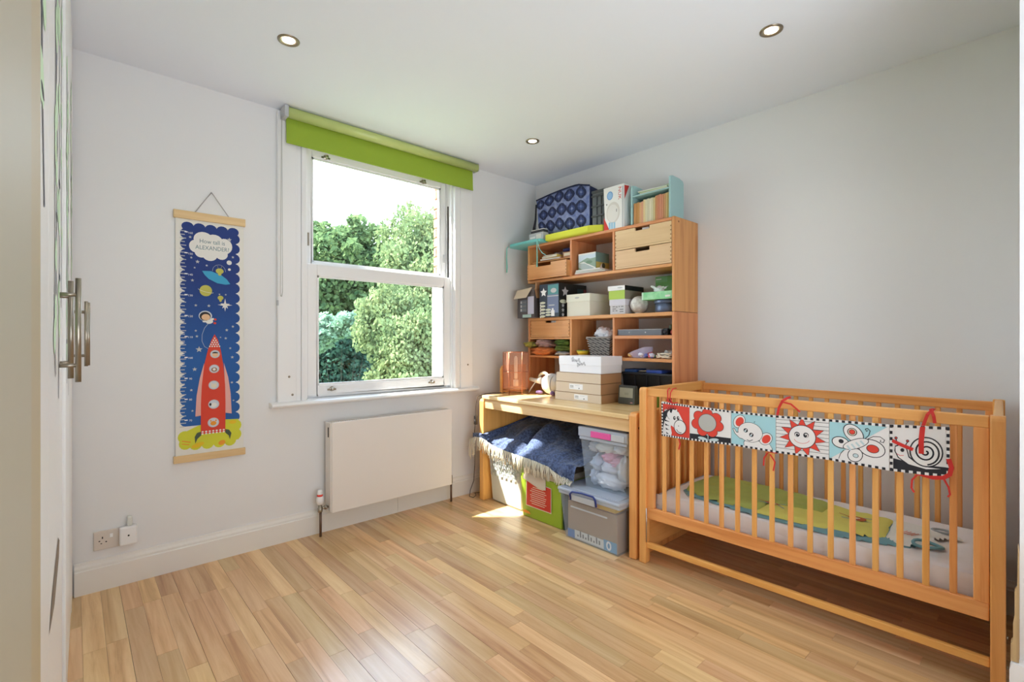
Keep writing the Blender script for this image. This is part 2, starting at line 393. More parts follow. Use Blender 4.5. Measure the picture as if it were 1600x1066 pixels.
catch(1.22, YW+.012, .888, 1, ls); catch(1.965, YW+.012, .888, 1, ls)
catch(1.20, YW+.06, 2.37, 1, us); catch(1.92, YW+.06, 2.37, 1, us)
b = MB(); b.box(1.083, 1.093, YW+.05, YW+.06, 1.79, 1.87, M['nickel']); part('sash_stop', b, us)
b = MB(); b.box(2.10, 2.108, YW+.05, YW+.06, 1.79, 1.85, M['lgrey']); part('sash_stop', b, us)
for i, (x, z) in enumerate(((.949,.98),(.968,.872),(2.268,1.007))):
    part('screw_cap', MB().lathe([(0,-.004),(.006,-.003),(.007,0)], (x, YW-.03, z), M['nickel'], 10, 'y'), win)

# ------------------------------------------------------------------ outside: reveal, brick return, sun blocker, trees
brick = mat('brick outside', C(196,150,124), .9, var=(30, C(168,116,92)))
stucco = mat('white painted reveal', C(238,236,230), .9)
mb = MB().box(2.10, 2.35, YW+.13, YW+.215, .2, 1.70, stucco)
struct('wall_outer_reveal', mb)
# brick return above the rendered part, laid brick by brick
br = struct('wall_brick_return', MB().box(2.125, 2.6, YW+.135, YW+.205, 1.70, 3.4, mat('mortar', C(206,196,182), .95)))
zb = 1.70; r_ = 0
while zb < 2.62:
    y0 = YW+.135
    for (a, bb) in (((0,.078),) if r_ % 2 else ((0,.036),(.044,.078))):
        part('brick', MB().box(2.113, 2.2, y0+a, y0+bb, zb+.005, zb+.07, brick), br, b=.003)
    zb += .075; r_ += 1
struct('wall_outer_sill', MB().box(wx0-.1, 2.10, YW+.13, YW+.24, .76, .835, stucco))
struct('wall_sun_blocker', MB().box(-2.6, .38, YW+.35, YW+.99, -4, 6.0, mat('sun blocker brick', C(150,112,92), .9, var=(12, C(120,88,70)))))  # unseen block added to keep the sun off the window's left part
grass = mat('garden ground', C(70,96,52), .95, var=(2, C(96,110,70)))
struct('ground', MB().box(-20, 40, YW+.3, 45, -3.4, -3.2, grass))

def leafmat(name, c1, c2, tl):
    m = bpy.data.materials.new(name); m.use_nodes = True; n = m.node_tree.nodes; l = m.node_tree.links; n.remove(n['Principled BSDF'])
    tc = n.new('ShaderNodeTexCoord'); nz = n.new('ShaderNodeTexNoise'); nz.inputs['Scale'].default_value = 2.3; nz.inputs['Detail'].default_value = 8; nz.inputs['Roughness'].default_value = .8
    rp = n.new('ShaderNodeValToRGB'); rp.color_ramp.elements[0].color = c1; rp.color_ramp.elements[1].color = c2; rp.color_ramp.elements[0].position = .35; rp.color_ramp.elements[1].position = .65
    df = n.new('ShaderNodeBsdfDiffuse'); tr = n.new('ShaderNodeBsdfTranslucent'); mx = n.new('ShaderNodeMixShader'); mx.inputs[0].default_value = tl
    l.new(tc.outputs['Object'], nz.inputs['Vector']); l.new(nz.outputs['Fac'], rp.inputs[0]); l.new(rp.outputs[0], df.inputs[0]); l.new(rp.outputs[0], tr.inputs[0])
    l.new(df.outputs[0], mx.inputs[1]); l.new(tr.outputs[0], mx.inputs[2]); l.new(mx.outputs[0], n['Material Output'].inputs[0]); return m
bark = mat('bark', C(66,60,50), .95, bump=(20,.5)); birchbark = mat('birch bark', C(196,190,180), .9, var=(9, C(90,84,78)))
def leaf_cloud(name, blobs, n, size, m, parent, droop=0.0, shell=.55, asp=1.5):
    tot = sum(b[3]**2 for b in blobs); V = []; 
    for (cx, cy, cz, r, sq) in [(b+(1.0,))[:5] for b in blobs]:
        k = int(n*r*r/tot); d = rng.normal(size=(k,3)); d /= np.linalg.norm(d, axis=1)[:,None]
        rad = r*(shell+(1-shell)*rng.random(k)**.7)*(1+.12*np.sin(d[:,0]*9+cx)*np.cos(d[:,2]*8+cz))
        p = d*rad[:,None]; p[:,2] *= sq; p += np.array([cx,cy,cz])
        if droop: p[:,2] -= droop*rng.random(k)**2
        V.append(p)
    p = np.concatenate(V); k = len(p)
    a = rng.normal(size=(k,3)); a /= np.linalg.norm(a, axis=1)[:,None]
    if droop: a[:,2] -= 1.2; a /= np.linalg.norm(a, axis=1)[:,None]
    b = rng.normal(size=(k,3)); b -= a*(a*b).sum(1)[:,None]; b /= np.linalg.norm(b, axis=1)[:,None]
    s = size*(.6+.8*rng.random(k))[:,None]
    q = np.stack([p-a*s*.5*asp, p+b*s*.5, p+a*s*.5*asp, p-b*s*.5], 1).reshape(-1,3)
    org = ORG[parent.name]; q -= np.array(org)
    me = bpy.data.meshes.new(name); me.vertices.add(4*k); me.vertices.foreach_set('co', q.astype(np.float32).ravel())
    me.loops.add(4*k); me.loops.foreach_set('vertex_index', np.arange(4*k, dtype=np.int32))
    me.polygons.add(k); me.polygons.foreach_set('loop_start', np.arange(0,4*k,4,dtype=np.int32)); me.update(); me.materials.append(m); me.validate()
    o = bpy.data.objects.new(name, me); COL.objects.link(o); o.parent = parent; ORG[o.name] = org; o['kind'] = 'stuff'; return o
def clump(blobs, k=9, f=.42):
    out = []
    for b in blobs:
        out.append((b[0],b[1],b[2],b[3]*.8,b[4]))
        for i in range(k):
            d = rng.normal(size=3); d /= np.linalg.norm(d); rr = b[3]*(.75+.35*rng.random()); out.append((b[0]+d[0]*rr, b[1]+d[1]*rr, b[2]+d[2]*rr*b[4], b[3]*f*(.5+.7*rng.random()), .8))
    return out
def cdir(px, d):      # ground point in the direction of a photo column at forward distance d
    r = (px-800)/760*d
    return Vector((d*math.sin(YAW)+r*math.cos(YAW), d*math.cos(YAW)-r*math.sin(YAW), 0))
def branchy(name, base, top, r, m, parent, tips, k=9):
    b = MB(); base = Vector(base); top = Vector(top)
    b.tube([base, base.lerp(top,.35)+Vector((.1,.05,0)), base.lerp(top,.7), top], [r, r*.8, r*.5, r*.15], m, 8)
    for t in tips:
        t = Vector(t); s0 = base.lerp(top, random.uniform(.35,.8)); b.tube([s0, s0.lerp(t,.5)+Vector((0,0,.25)), t], [r*.4, r*.22, r*.05], m, 6)
    return part(name, b, parent)
def tree(label, base, blobs, n, size, m, bm_, height, r, droop=0, cat='tree', name='tree', shell=.55, asp=1.5):
    t = thing(name, label, cat, tuple(base))
    branchy('trunk', base, (base[0], base[1], height), r, bm_, t, [(b[0],b[1],b[2]) for b in blobs])
    leaf_cloud('foliage', clump(blobs), n, size, m, t, droop, shell, asp); return t
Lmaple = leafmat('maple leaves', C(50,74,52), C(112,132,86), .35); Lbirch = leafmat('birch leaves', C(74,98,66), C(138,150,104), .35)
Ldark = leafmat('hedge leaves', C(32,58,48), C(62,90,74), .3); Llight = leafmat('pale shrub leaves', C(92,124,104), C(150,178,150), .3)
gz = -3.2
def blob_at(px, y, d, r, sq=1.0):
    g = cdir(px, d); return (g.x, g.y, 1.2+(531-y)/760*d, r, sq)
B = [blob_at(455,440,15,1.5), blob_at(505,390,15,.85), blob_at(535,385,14.5,.75), blob_at(570,385,14.6,.75), blob_at(548,430,14,1.2), blob_at(500,450,14,1.2), blob_at(590,450,14.5,.9), blob_at(530,480,14.5,1.3), blob_at(470,500,14.5,1.6), blob_at(600,405,15.2,.55)]
g = cdir(530, 15); tree('broad green maple tree at the left of the window view', (g.x, g.y, gz), B, 30000, .11, Lmaple, bark, 3.6, .2)
B = [blob_at(632,330,11,.22), blob_at(650,350,10.5,.5), blob_at(665,400,10,.6), blob_at(625,375,10.5,.42), blob_at(640,430,10,.62), blob_at(690,370,10.5,.7), blob_at(670,470,9.7,.7), blob_at(608,350,11,.2), blob_at(700,450,10,.8)]
g = cdir(660, 11); tree('tall pale birch tree at the right of the window view', (g.x, g.y, gz), B, 20000, .06, Lbirch, birchbark, 4.0, .12, droop=.5)
B = [blob_at(590,480,8,.35), blob_at(612,500,8,.45), blob_at(628,540,7.8,.45), blob_at(655,520,7.8,.5), blob_at(610,560,7.8,.38,1.2), blob_at(640,585,7.6,.5), blob_at(675,560,7.8,.5), blob_at(690,500,7.9,.5), blob_at(640,475,8.1,.45)]
g = cdir(645, 8); tree('drooping light green birch standing nearest the window', (g.x, g.y, gz), B, 30000, .042, Lbirch, birchbark, 1.6, .07, droop=.35)
B = [blob_at(p, y, 18, 1.7) for p, y in ((440,560),(500,540),(560,530),(620,520),(690,520),(440,620),(500,625),(560,620),(620,620),(690,620),(590,470),(640,470))]
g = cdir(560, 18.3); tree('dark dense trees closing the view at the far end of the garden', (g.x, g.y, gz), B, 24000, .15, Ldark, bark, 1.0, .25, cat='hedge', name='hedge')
B = [blob_at(505,515,10,.4,.6), blob_at(535,508,10,.42,.55), blob_at(560,512,10.1,.35,.6), blob_at(490,530,9.9,.5,.7), blob_at(575,520,10.2,.3,.6)]
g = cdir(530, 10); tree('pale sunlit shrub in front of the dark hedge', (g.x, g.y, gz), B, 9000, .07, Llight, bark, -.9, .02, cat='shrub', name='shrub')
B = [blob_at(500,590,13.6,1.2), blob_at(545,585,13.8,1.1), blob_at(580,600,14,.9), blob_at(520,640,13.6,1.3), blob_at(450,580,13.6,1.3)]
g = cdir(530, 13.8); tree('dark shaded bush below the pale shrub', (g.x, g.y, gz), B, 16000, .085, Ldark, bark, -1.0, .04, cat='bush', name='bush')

B = [blob_at(p, y, 17, 1.9) for p, y in ((-150,480),(-20,560),(60,450),(180,540),(260,470),(360,560),(400,470),(120,640),(330,650))]
g = cdir(180, 17.2); tree('broad green tree further left along the garden, beyond the window edge', (g.x, g.y, gz), B, 16000, .15, Lmaple, bark, 2.0, .2)

# ------------------------------------------------------------------ roller blind
t = thing('roller_blind', 'lime green roller blind rolled up at the top of the window', 'blind', (1.6, YW-.06, 2.38))
part('roller', MB().lathe([(0,.925),(.031,.925),(.031,2.316),(0,2.316)], (0, YW-.078, 2.5275), mat('lime roller sheen', C(192,206,128), .28), 28, 'x'), t)  # paler than the drop: the roll's glossy reflection is put into its colour
cass = mat('blind cassette', C(206,214,196), .5)
part('top_rail', MB().box(.915, 2.33, YW-.045, YW-.03, 2.545, 2.558, cass), t)
b = MB().prism([(YW-.100,2.508),(YW-.104,2.53),(YW-.100,2.54),(YW-.097,2.54),(YW-.1005,2.53),(YW-.097,2.508)], 'x', .925, 2.30, mat('lit fabric', C(176,198,98), .6))
part('fabric', MB().grid(lambda u, v: (.926+u*1.374, YW-.048-.006*v, 2.525-.163*v), 2, 8, M['limeblind']), t)
part('bottom_bar', MB().box(.926, 2.30, YW-.058, YW-.050, 2.356, 2.366, M['limeblind']), t, b=.002)
part('bracket', MB().box(.90, .923, YW-.11, YW-.03, 2.49, 2.556, M['lgrey']), t, b=.003); part('bracket', MB().box(2.317, 2.325, YW-.10, YW-.03, 2.50, 2.556, M['lgrey']), t, b=.003)
ch = mat('bead chain', C(190,190,186), .4)
b = MB(); pts = [(.893, YW-.075, 2.50)]+[(.893-.006*i/8, YW-.072, 2.5-1.03*i/8) for i in range(1,9)]+[(.886+.004,YW-.07,1.452),(.895,YW-.068,1.45),(.90,YW-.068,1.475)]+[(.90-.004*i/8, YW-.07, 1.48+1.03*i/8) for i in range(9)]
b.tube(pts, .0016, ch, 6); part('chain', b, t)
b = MB().box(.878, .886, YW-.045, YW-.03, 1.40, 1.43, M['lgrey']); part('chain_clip', b, t)

# ------------------------------------------------------------------ radiator
t = thing('radiator', 'white flat panel radiator under the window', 'radiator', (1.61, YW-.05, .13))
rw = mat('radiator enamel', C(232,226,220), .35)
part('front_panel', MB().box(1.169, 2.056, 2.94, 2.955, .139, .693, rw), t, b=.004)
part('back_panel', MB().box(1.18, 2.045, 3.02, 3.03, .16, .68, rw), t, b=.003)
part('side_cover', MB().box(1.163, 1.172, 2.95, 3.03, .145, .69, rw), t, b=.003, label='left side cover with air vent')
part('side_cover', MB().box(2.053, 2.060, 2.95, 3.03, .145, .69, rw), t, b=.003)
part('vent_slot', MB().box(1.1605, 1.1635, 2.975, 2.985, .60, .66, M['dark']), t)
b = MB()
for i in range(60): b.box(1.178+i*.0146, 1.184+i*.0146, 2.957, 3.02, .683, .688, rw)
b.box(1.172, 2.053, 2.957, 2.962, .68, .69, rw); b.box(1.172, 2.053, 3.013, 3.02, .68, .69, rw); part('top_grille', b, t)
part('fin_core', MB().box(1.19, 2.04, 2.965, 3.005, .17, .66, M['grey']), t)
t = thing('radiator_valve', 'white thermostatic valve with a red band on a copper pipe left of the radiator', 'valve', (1.115, 2.985, 0))
part('pipe', MB().tube([(1.117,2.985,-.002),(1.117,2.985,.155)], .0075, M['copper'], 12), t)
part('head', MB().lathe([(0,.285),(.013,.284),(.015,.262),(.015,.258)], (1.113,2.985,0), M['white'], 16).lathe([(.0155,.258),(.017,.255),(.017,.248),(.0155,.246)], (1.113,2.985,0), M['red'], 16).lathe([(.016,.246),(.021,.238),(.021,.21),(.014,.196),(0,.194)], (1.113,2.985,0), M['white'], 16), t)
b = MB().lathe([(0,.198),(.012,.197),(.012,.178),(.015,.176),(.015,.152),(.011,.148),(0,.147)], (1.114,2.985,0), M['nickel'], 12)
b.tube([(1.114,2.985,.172),(1.165,2.985,.172)], .008, M['nickel'], 10); b.lathe([(0,.0),(.014,.0),(.014,.014),(0,.014)], (1.14,2.985,.172), M['nickel'], 6, 'x', False); part('valve_body', b, t)
t = thing('radiator_pipe', 'copper tail pipe at the right end of the radiator', 'pipe', (2.075, 2.985, 0))
part('pipe', MB().tube([(2.08,2.985,-.002),(2.08,2.985,.14)], .0075, M['copper'], 12), t)
part('lockshield_valve', MB().lathe([(0,.195),(.009,.194),(.011,.165),(.011,.14),(.008,.135),(0,.134)], (2.08,2.985,0), M['nickel'], 12).tube([(2.08,2.985,.165),(2.056,2.985,.165)], .007, M['nickel'], 8), t)

# ------------------------------------------------------------------ sockets
t = thing('wall_socket', 'white double wall socket above the baseboard near the wardrobe', 'socket', (.118, YW, .235))
sk = mat('socket plastic', C(216,206,196), .4)
part('face_plate', MB().box(.069, .215, YW-.010, YW, .192, .281, sk), t, b=.002)
a = Art((.069, YW-.010, .192), (1,0,0), (0,0,1))
a.rect(.018,.04,.024,.045,M['dark']).rect(.043,.033,.049,.038,M['dark']); a.rect(.030,.052,.0345,.062,M['dark']).rect(.025,.028,.031,.032,M['dark']); part('pin_hole', a.mb, t)
part('switch', MB().box(.128, .14, YW-.014, YW-.009, .245, .262, M['white']), t, b=.001)
t = thing('plug_adaptor', 'white plug in monitor sitting in the right half of the wall socket', 'plug', (.19, YW-.01, .25))
part('body', MB().box(.163, .232, YW-.045, YW-.0105, .198, .288, M['white']), t, b=.008, seg=3)
part('antenna', MB().box(.192, .214, YW-.040, YW-.020, .288, .335, mat('pale grey plastic', C(216,220,216), .3)), t, b=.006, seg=3)
part('indicator', MB().lathe([(0,-.0015),(.004,-.001),(.004,0)], (.198, YW-.045, .245), M['dark'], 10, 'y'), t)

# ------------------------------------------------------------------ ceiling downlights
bulb = mat('lamp glow', (1,.9,.72,1), .5, emit=((1,.86,.62,1), 14.0)); trimm = mat('downlight trim', C(150,138,120), .3, metal=.9); dark_in = mat('downlight baffle', C(206,190,160), .3, metal=.6)
for i, (x, y, lab) in enumerate(((.724,2.32,'round recessed ceiling light nearest the wardrobe and window'),(2.332,2.38,'round recessed ceiling light nearest the shelf unit'),(2.277,.826,'round recessed ceiling light above the crib'))):
    t = thing('downlight', lab, 'ceiling light', (x, y, H), 'recessed ceiling lights')
    part('trim_ring', MB().lathe([(.047,.0),(.046,-.004),(.040,-.006),(.033,-.004),(.031,0)], (x,y,H), trimm, 32), t)
    part('reflector', MB().lathe([(.032,-.003),(.027,-.0015)], (x,y,H), dark_in, 32), t)
    part('bulb', MB().lathe([(0,-.0025),(.02,-.0022),(.027,-.001)], (x,y,H), bulb, 28), t)
    d = bpy.data.lights.new('downlight_and_fill_beam', 'SPOT'); d.energy = 6; d.spot_size = math.radians(130); d.spot_blend = .9; d.shadow_soft_size = .04; d.color = (1,.92,.84)
    o = bpy.data.objects.new('downlight_and_fill_beam', d); COL.objects.link(o); o.location = (x, y, H-.03)
for (x, y) in ((.724,.8),(.724,-.9),(2.277,-.9)):  # extra unseen spots without fittings, added to fill the room with light
    d = bpy.data.lights.new('downlight_and_fill_beam', 'SPOT'); d.energy = 6; d.spot_size = math.radians(130); d.spot_blend = .9; d.shadow_soft_size = .04; d.color = (1,.92,.84)
    o = bpy.data.objects.new('downlight_and_fill_beam', d); COL.objects.link(o); o.location = (x, y, H-.03)

# ------------------------------------------------------------------ wardrobe along the left wall
t = thing('wardrobe', 'tall white fitted wardrobe with a tree painted across its doors', 'wardrobe', (-.045, 0, 0), rotz=-math.atan(.0135), local=True)
part('carcass', MB().box(-.6, -.022, .60, 3.03, 0, 2.55, M['ward']), t)
part('plinth', MB().box(-.03, -.006, .60, 3.03, 0, .09, M['ward']), t, b=.001)
part('filler_strip', MB().box(-.03, -.002, 2.883, 3.035, .0, 2.55, M['ward']), t, b=.001)
doors = []
for i, y0 in enumerate((.63,1.08,1.53,1.98,2.43)):
    off = -.008 if i in (2,) else 0
    d = part('door', MB().box(-.022+off, off, y0+.002, y0+.448, .095, 2.54, M['ward']), t, b=.002); doors.append(d)
def handle(par, y, zc, L, x0, out):
    b = MB(); b.tube([(x0+out, y, zc-L/2), (x0+out, y, zc+L/2)], .0056, M['nickel'], 14)
    for s in (-1,1): b.tube([(x0, y, zc+s*L*.34), (x0+out, y, zc+s*L*.34)], .0045, M['nickel'], 10)
    part('handle', b, par)
handle(doors[1], 1.495, 1.222, .238, 0, .032); handle(doors[2], 1.565, 1.224, .232, -.008, .026)
handle(doors[3], 2.395, 1.222, .24, 0, .046); handle(doors[4], 2.465, 1.222, .24, 0, .052)
# painted tree on the doors
bl = mat('painted branch', C(92,92,104), .6); gr = mat('painted leaf green', C(204,234,198), .6)
for d, y0, seed in ((doors[0],.63,3),(doors[1],1.08,5),(doors[2],1.53,8),(doors[3],1.98,9),(doors[4],2.43,11)):
    random.seed(seed); a = Art((0.0 if d is not doors[2] else -.008, y0, 0), (0,1,0), (0,0,1)); a.n = Vector((1,0,0))
    for k in range(3):
        x = random.uniform(.06,.38); z = random.uniform(1.0,1.4); pts = [(x,z)]
        for q in range(8):
            x = min(.42,max(.03,x+random.uniform(-.05,.05))); z += random.uniform(.08,.16); pts.append((x,min(z,2.5)))
        a.L(1).line(pts, .020, bl)
        for (px_, pz_) in pts[1:]:
            for r in range(2):
                if random.random() < .7: a.L(0).ell(min(.4,max(.05,px_+random.uniform(-.05,.05))), min(2.48,pz_+random.uniform(-.06,.06)), .045, .035, gr, random.uniform(-.6,.6), 8)
            if random.random() < .2: a.L(2).ell(px_, pz_, .035, .009, M['ink'], 0, 8)
    if d is doors[0]: pass
    part('painted_tree', a.mb, d, kind='stuff')
random.seed(7)
a = Art((0, 1.08, 0), (0,1,0), (0,0,1)); a.n = Vector((1,0,0))
a.L(1).poly([(.005,.722),(.10,.752),(.34,.778),(.41,.750),(.38,.722),(.18,.700)], mat('chipped wood', C(128,112,96), .8)); part('chip', a.mb, doors[1])

# door frame and open door leaf at the left edge of the picture
struct('trim_1', MB().box(-.12, -.0146, .306, .40, 0, H, M['beige']), b=.003)
struct('gap_shade_strip', MB().box(-.10, -.0143, .300, .3058, 0, H, M['dark']))  # dark strip standing in for the shade in the door gap
struct('door_1', MB().box(-.06, -.0138, -.55, .300, .01, 2.54, M['beige2']), b=.002)

# ------------------------------------------------------------------ height chart
t = thing('height_chart', 'hanging height chart with a red rocket in a blue space scene', 'wall chart', (.55, YW-.012, .553))
cy = YW-.010
part('sheet', MB().box(.392, .710, cy-.0008, cy, .57, 1.862, mat('chart canvas', C(226,224,216), .8)), t)
part('hanger_bar', MB().box(.383, .718, cy-.010, YW-.001, 1.836, 1.878, M['bar']), t, b=.002, label='wooden top bar')
part('hanger_bar', MB().box(.383, .718, cy-.010, YW-.001, .555, .593, M['bar']), t, b=.002, label='wooden bottom bar')
cord = mat('grey cord', C(176,172,170), .8)
part('cord', MB().tube([(.478,cy-.004,1.878),(.552,cy-.004,1.995),(.556,cy-.004,1.995),(.635,cy-.004,1.878)], .0022, cord, 6), t)
part('nail', MB().lathe([(0,-.012),(.005,-.011),(.004,0),(0,0)], (.554, YW-.001, 1.996), M['lgrey'], 8, 'y'), t)
navy = mat('print navy', C(34,62,128), .8); blue = mat('print blue', C(38,92,160), .8); dblue = mat('print mid blue', C(36,76,146), .8)
moon = mat('print moon', C(206,208,58), .8); moon2 = mat('print moon stripe', C(226,190,40), .8); orr = mat('print orange', C(228,150,50), .8); rock = mat('print rocket red', C(214,68,48), .8); finp = mat('print fin pink', C(226,170,160), .8)
teal = mat('print saucer blue', C(64,160,200), .8); alien = mat('print alien yellow', C(190,186,90), .8); txtc = mat('print text', C(90,124,130), .8); skin = mat('print skin', C(230,190,150), .8); boot = mat('print legs', C(78,92,72), .8); porth = mat('print porthole', C(200,206,216), .8)
def zramp(name, stops, rough=.8):
    m = bpy.data.materials.new(name); m.use_nodes = True; n = m.node_tree.nodes; l = m.node_tree.links; tc = n.new('ShaderNodeTexCoord'); sp = n.new('ShaderNodeSeparateXYZ'); rp = n.new('ShaderNodeValToRGB')
    l.new(tc.outputs['Object'], sp.inputs[0]); l.new(sp.outputs['Z'], rp.inputs[0]); l.new(rp.outputs[0], n['Principled BSDF'].inputs['Base Color']); n['Principled BSDF'].inputs['Roughness'].default_value = rough
    rp.color_ramp.elements[0].position, rp.color_ramp.elements[0].color = stops[0]; rp.color_ramp.elements[1].position, rp.color_ramp.elements[1].color = stops[1]
    return m
navy = blue = dblue = zramp('print blue shading to navy', ((.55, C(38,92,160)), (.98, C(34,58,124))))
a = Art((.381, cy-.0008, .553), (1,0,0), (0,0,1), eps=.0001, base=.0002)
# scalloped blue field
bands = [(0.19,.42,blue),(.42,.70,dblue),(.70,1.0,dblue),(1.0,1.245,navy)]
a.L(0).rect(.052,.19,.29,.72,blue).rect(.052,.72,.29,1.0,dblue).rect(.052,1.0,.29,1.248,navy)
zz = .19+.027
while zz < 1.25:
    cc = blue if zz < .72 else dblue if zz < 1.0 else navy
    a.ell(.056,zz,.026,.0275,cc,0,14); a.ell(.284,zz,.026,.0275,cc,0,14); zz += .055
for i in range(5): a.ell(.064+i*.0532,1.245,.028,.024,navy,0,14)
# moon
a.L(1).poly([(.035,.09),(.035,.13),(.06,.165),(.11,.188),(.17,.203),(.24,.208),(.303,.204),(.305,.09)], moon)
for i, (x, z) in enumerate(((.055,.10),(.10,.092),(.155,.09),(.21,.09),(.262,.092),(.288,.12),(.288,.17),(.05,.135))): a.ell(x,z,.03,.032,moon,0,14)
a.L(2).ell(.11,.085,.03,.012,moon2,0.3).ell(.275,.19,.018,.010,moon2).ell(.222,.083,.017,.013,orr,.3).line([(.04,.115),(.075,.105)],.006,orr).line([(.04,.1),(.07,.092)],.005,orr)
# ruler ticks and numbers
for i in range(56):
    z = .19+i*.0187
    if z < 1.235: a.L(3).line([(.030,z),(.056 if i%2 else .050,z)], .0042, M['lgrey'])
for i, num in enumerate((160,150,140,130,120,110,100,90,80,70)):
    z = 1.212-i*.1102
    a.L(4).line([(.052,z+.003),(.062,z+.003)], .006, M['white']); a.text(str(num), .077, z, .019 if num > 99 else .013, .010, M['white'])
# cloud with the heading
for (x,z,rx,rz) in ((.10,1.145,.030,.034),(.135,1.185,.045,.04),(.185,1.18,.042,.038),(.235,1.16,.037,.042),(.17,1.14,.075,.045),(.165,1.105,.035,.032),(.22,1.115,.03,.03),(.125,1.115,.03,.028)): a.L(4).ell(x,z,rx,rz,M['offw'],0,18)
a.L(5).text('How tall is', .177, 1.176, .118, .022, txtc).text('ALEXANDER?', .177, 1.142, .158, .022, txtc)
for (x,z,r) in ((.257,1.073,.0125),(.258,1.035,.007)): a.L(5).ell(x,z,r,r,M['offw'])
# stars
for (x,z,r) in ((.258,1.20,.012),(.275,1.105,.008),(.108,1.063,.011),(.075,1.19,.008),(.08,1.082,.007),(.095,1.03,.006),(.15,1.047,.007),(.085,.962,.009),(.10,.83,.008),(.16,.83,.009),(.24,.895,.006),(.21,.895,.006),(.10,.695,.007),(.115,.595,.017),(.275,.72,.008),(.245,.70,.009),(.24,.655,.008),(.215,.66,.005),(.262,.60,.007),(.272,.55,.009),(.095,.49,.012),(.08,.38,.008),(.27,.41,.008),(.278,.31,.006),(.085,.27,.007),(.105,.665,.008)): a.L(5).star(x,z,r,M['lgrey'])
a.L(5).star(.237,.838,.036,M['offw'],4,.22); a.star(.237,.838,.024,M['offw'],5,.4)
# saucer with alien
a.L(6).ring(.208,1.02,.031,.036,.0012,porth,0,18,0,PI).poly([(.129,1.016),(.14,.996),(.16,.975),(.2,.955),(.24,.95),(.262,.955),(.245,.98),(.22,1.0),(.17,1.018)],teal)
a.L(7).ell(.211,1.022,.019,.015,alien).ell(.211,1.005,.008,.008,alien).line([(.205,1.035),(.2,1.05)],.001,alien).line([(.216,1.035),(.222,1.05)],.001,alien)
a.L(6).ell(.146,.911,.029,.03,alien,0,22).ring(.146,.911,.036,.007,.002,M['offw'],-.25,20,PI,2*PI)
a.L(6).ell(.215,.876,.014,.012,alien).ell(.215,.862,.006,.008,alien)
# astronaut and line
a.L(6).ell(.144,.775,.031,.028,porth,0).L(7).ell(.143,.773,.026,.024,M['ink']).L(8).ell(.146,.768,.02,.017,skin).L(7).ell(.163,.744,.017,.011,M['offw'],.2).ell(.14,.745,.01,.005,M['offw']).ell(.175,.757,.01,.006,M['offw'],.6).ell(.190,.757,.006,.006,rock).ell(.188,.737,.007,.006,rock)
a.L(6).line([(.158,.735),(.14,.71),(.129,.675),(.128,.64),(.14,.61),(.158,.598),(.168,.6)], .0016, porth)
# rocket
a.L(6).poly([(.138,.522),(.118,.44),(.104,.35),(.098,.238),(.13,.242),(.135,.4)],finp).poly([(.231,.52),(.252,.44),(.264,.35),(.269,.238),(.238,.245),(.236,.4)],finp)
a.L(7).poly([(.187,.677),(.172,.645),(.155,.59),(.138,.51),(.127,.4),(.123,.3),(.123,.14),(.238,.14),(.239,.3),(.237,.4),(.228,.51),(.216,.59),(.203,.645)],rock)
a.L(7).poly([(.123,.155),(.105,.15),(.095,.13),(.098,.095),(.107,.118),(.125,.135)],boot).poly([(.238,.155),(.256,.15),(.268,.13),(.26,.095),(.255,.118),(.238,.135)],boot)
for i in range(7):
    for j in range(2): a.L(8).ell(.131+i*.0165,.142+j*.011,.0055,.0045,M['offw'],0,8)
for j in range(5):
    w = .008+.009*j*.6; n = 1+j
    for i in range(n): a.L(8).ell(.187+(i-(n-1)/2)*.0115,.655-j*.011,.004,.0042,M['offw'],0,8)
for k, (x, z) in enumerate(((.189,.569),(.185,.489),(.183,.401),(.183,.297),(.181,.198))):
    a.L(8).ell(x,z,.023+.001*k,.022+.001*k,M['lgrey'],0,22).L(9).ell(x,z,.0195+.001*k,.0185+.001*k,porth,0,22)
    fc = (skin, mat('print bear', C(150,120,100), .8), M['cream'], M['offw'], orr)[k]
    a.L(10).ell(x,z-.004,.0145,.012,fc,0,16)
    if k == 0: a.L(11).ell(x,z+.004,.0145,.008,M['ink'],0,16,0,PI)
    elif k == 1: a.L(11).ell(x,z-.003,.007,.007,M['offw'],0,12)
    elif k == 3: a.L(11).ell(x-.016,z,.0055,.008,M['ink'],0,10)
    else: a.L(11).ell(x-.012,z+.01,.004,.005,fc,0,10).ell(x+.012,z+.01,.004,.005,fc,0,10)
part('print', a.mb, t)

# ------------------------------------------------------------------ desk
t = thing('desk', 'honey coloured wooden desk with solid side panels under the shelf unit', 'desk', (2.64, 2.2, 0))
D = M['desk_y']; Dz = M['desk_z']; Dx = M['desk_x']
part('tabletop', MB().box(2.268, 3.0, 1.562, 2.858, .758, .785, D), t, b=.006, seg=3)
part('apron', MB().box(2.282, 2.304, 1.562, 2.838, .688, .757, D), t, b=.003)
def sidep(y0, y1, zt): 
    return MB().prism([(2.27,0),(2.27,zt-.02),(2.276,zt-.006),(2.29,zt),(3.0,zt),(3.0,0)], 'y', y0, y1, M['crib_z'])
part('side_panel', sidep(1.515, 1.560, .80), t, b=.006, seg=3)
part('side_panel', sidep(2.840, 2.888, .757), t, b=.006, seg=3)
t2 = t; t = thing('end_board', 'orange wooden board standing on the left end of the desk behind the lamp', 'board', (2.6, 2.874, .7855)); part('board', MB().prism([(2.47,.7855),(2.47,.97),(2.482,.992),(2.50,1.0),(2.73,1.0),(2.73,.7855)], 'y', 2.862, 2.886, M['crib_z']), t, b=.003); part('top_edge', MB().box(2.50, 2.73, 2.863, 2.885, .9995, 1.002, M['crib_x']), t); t = t2
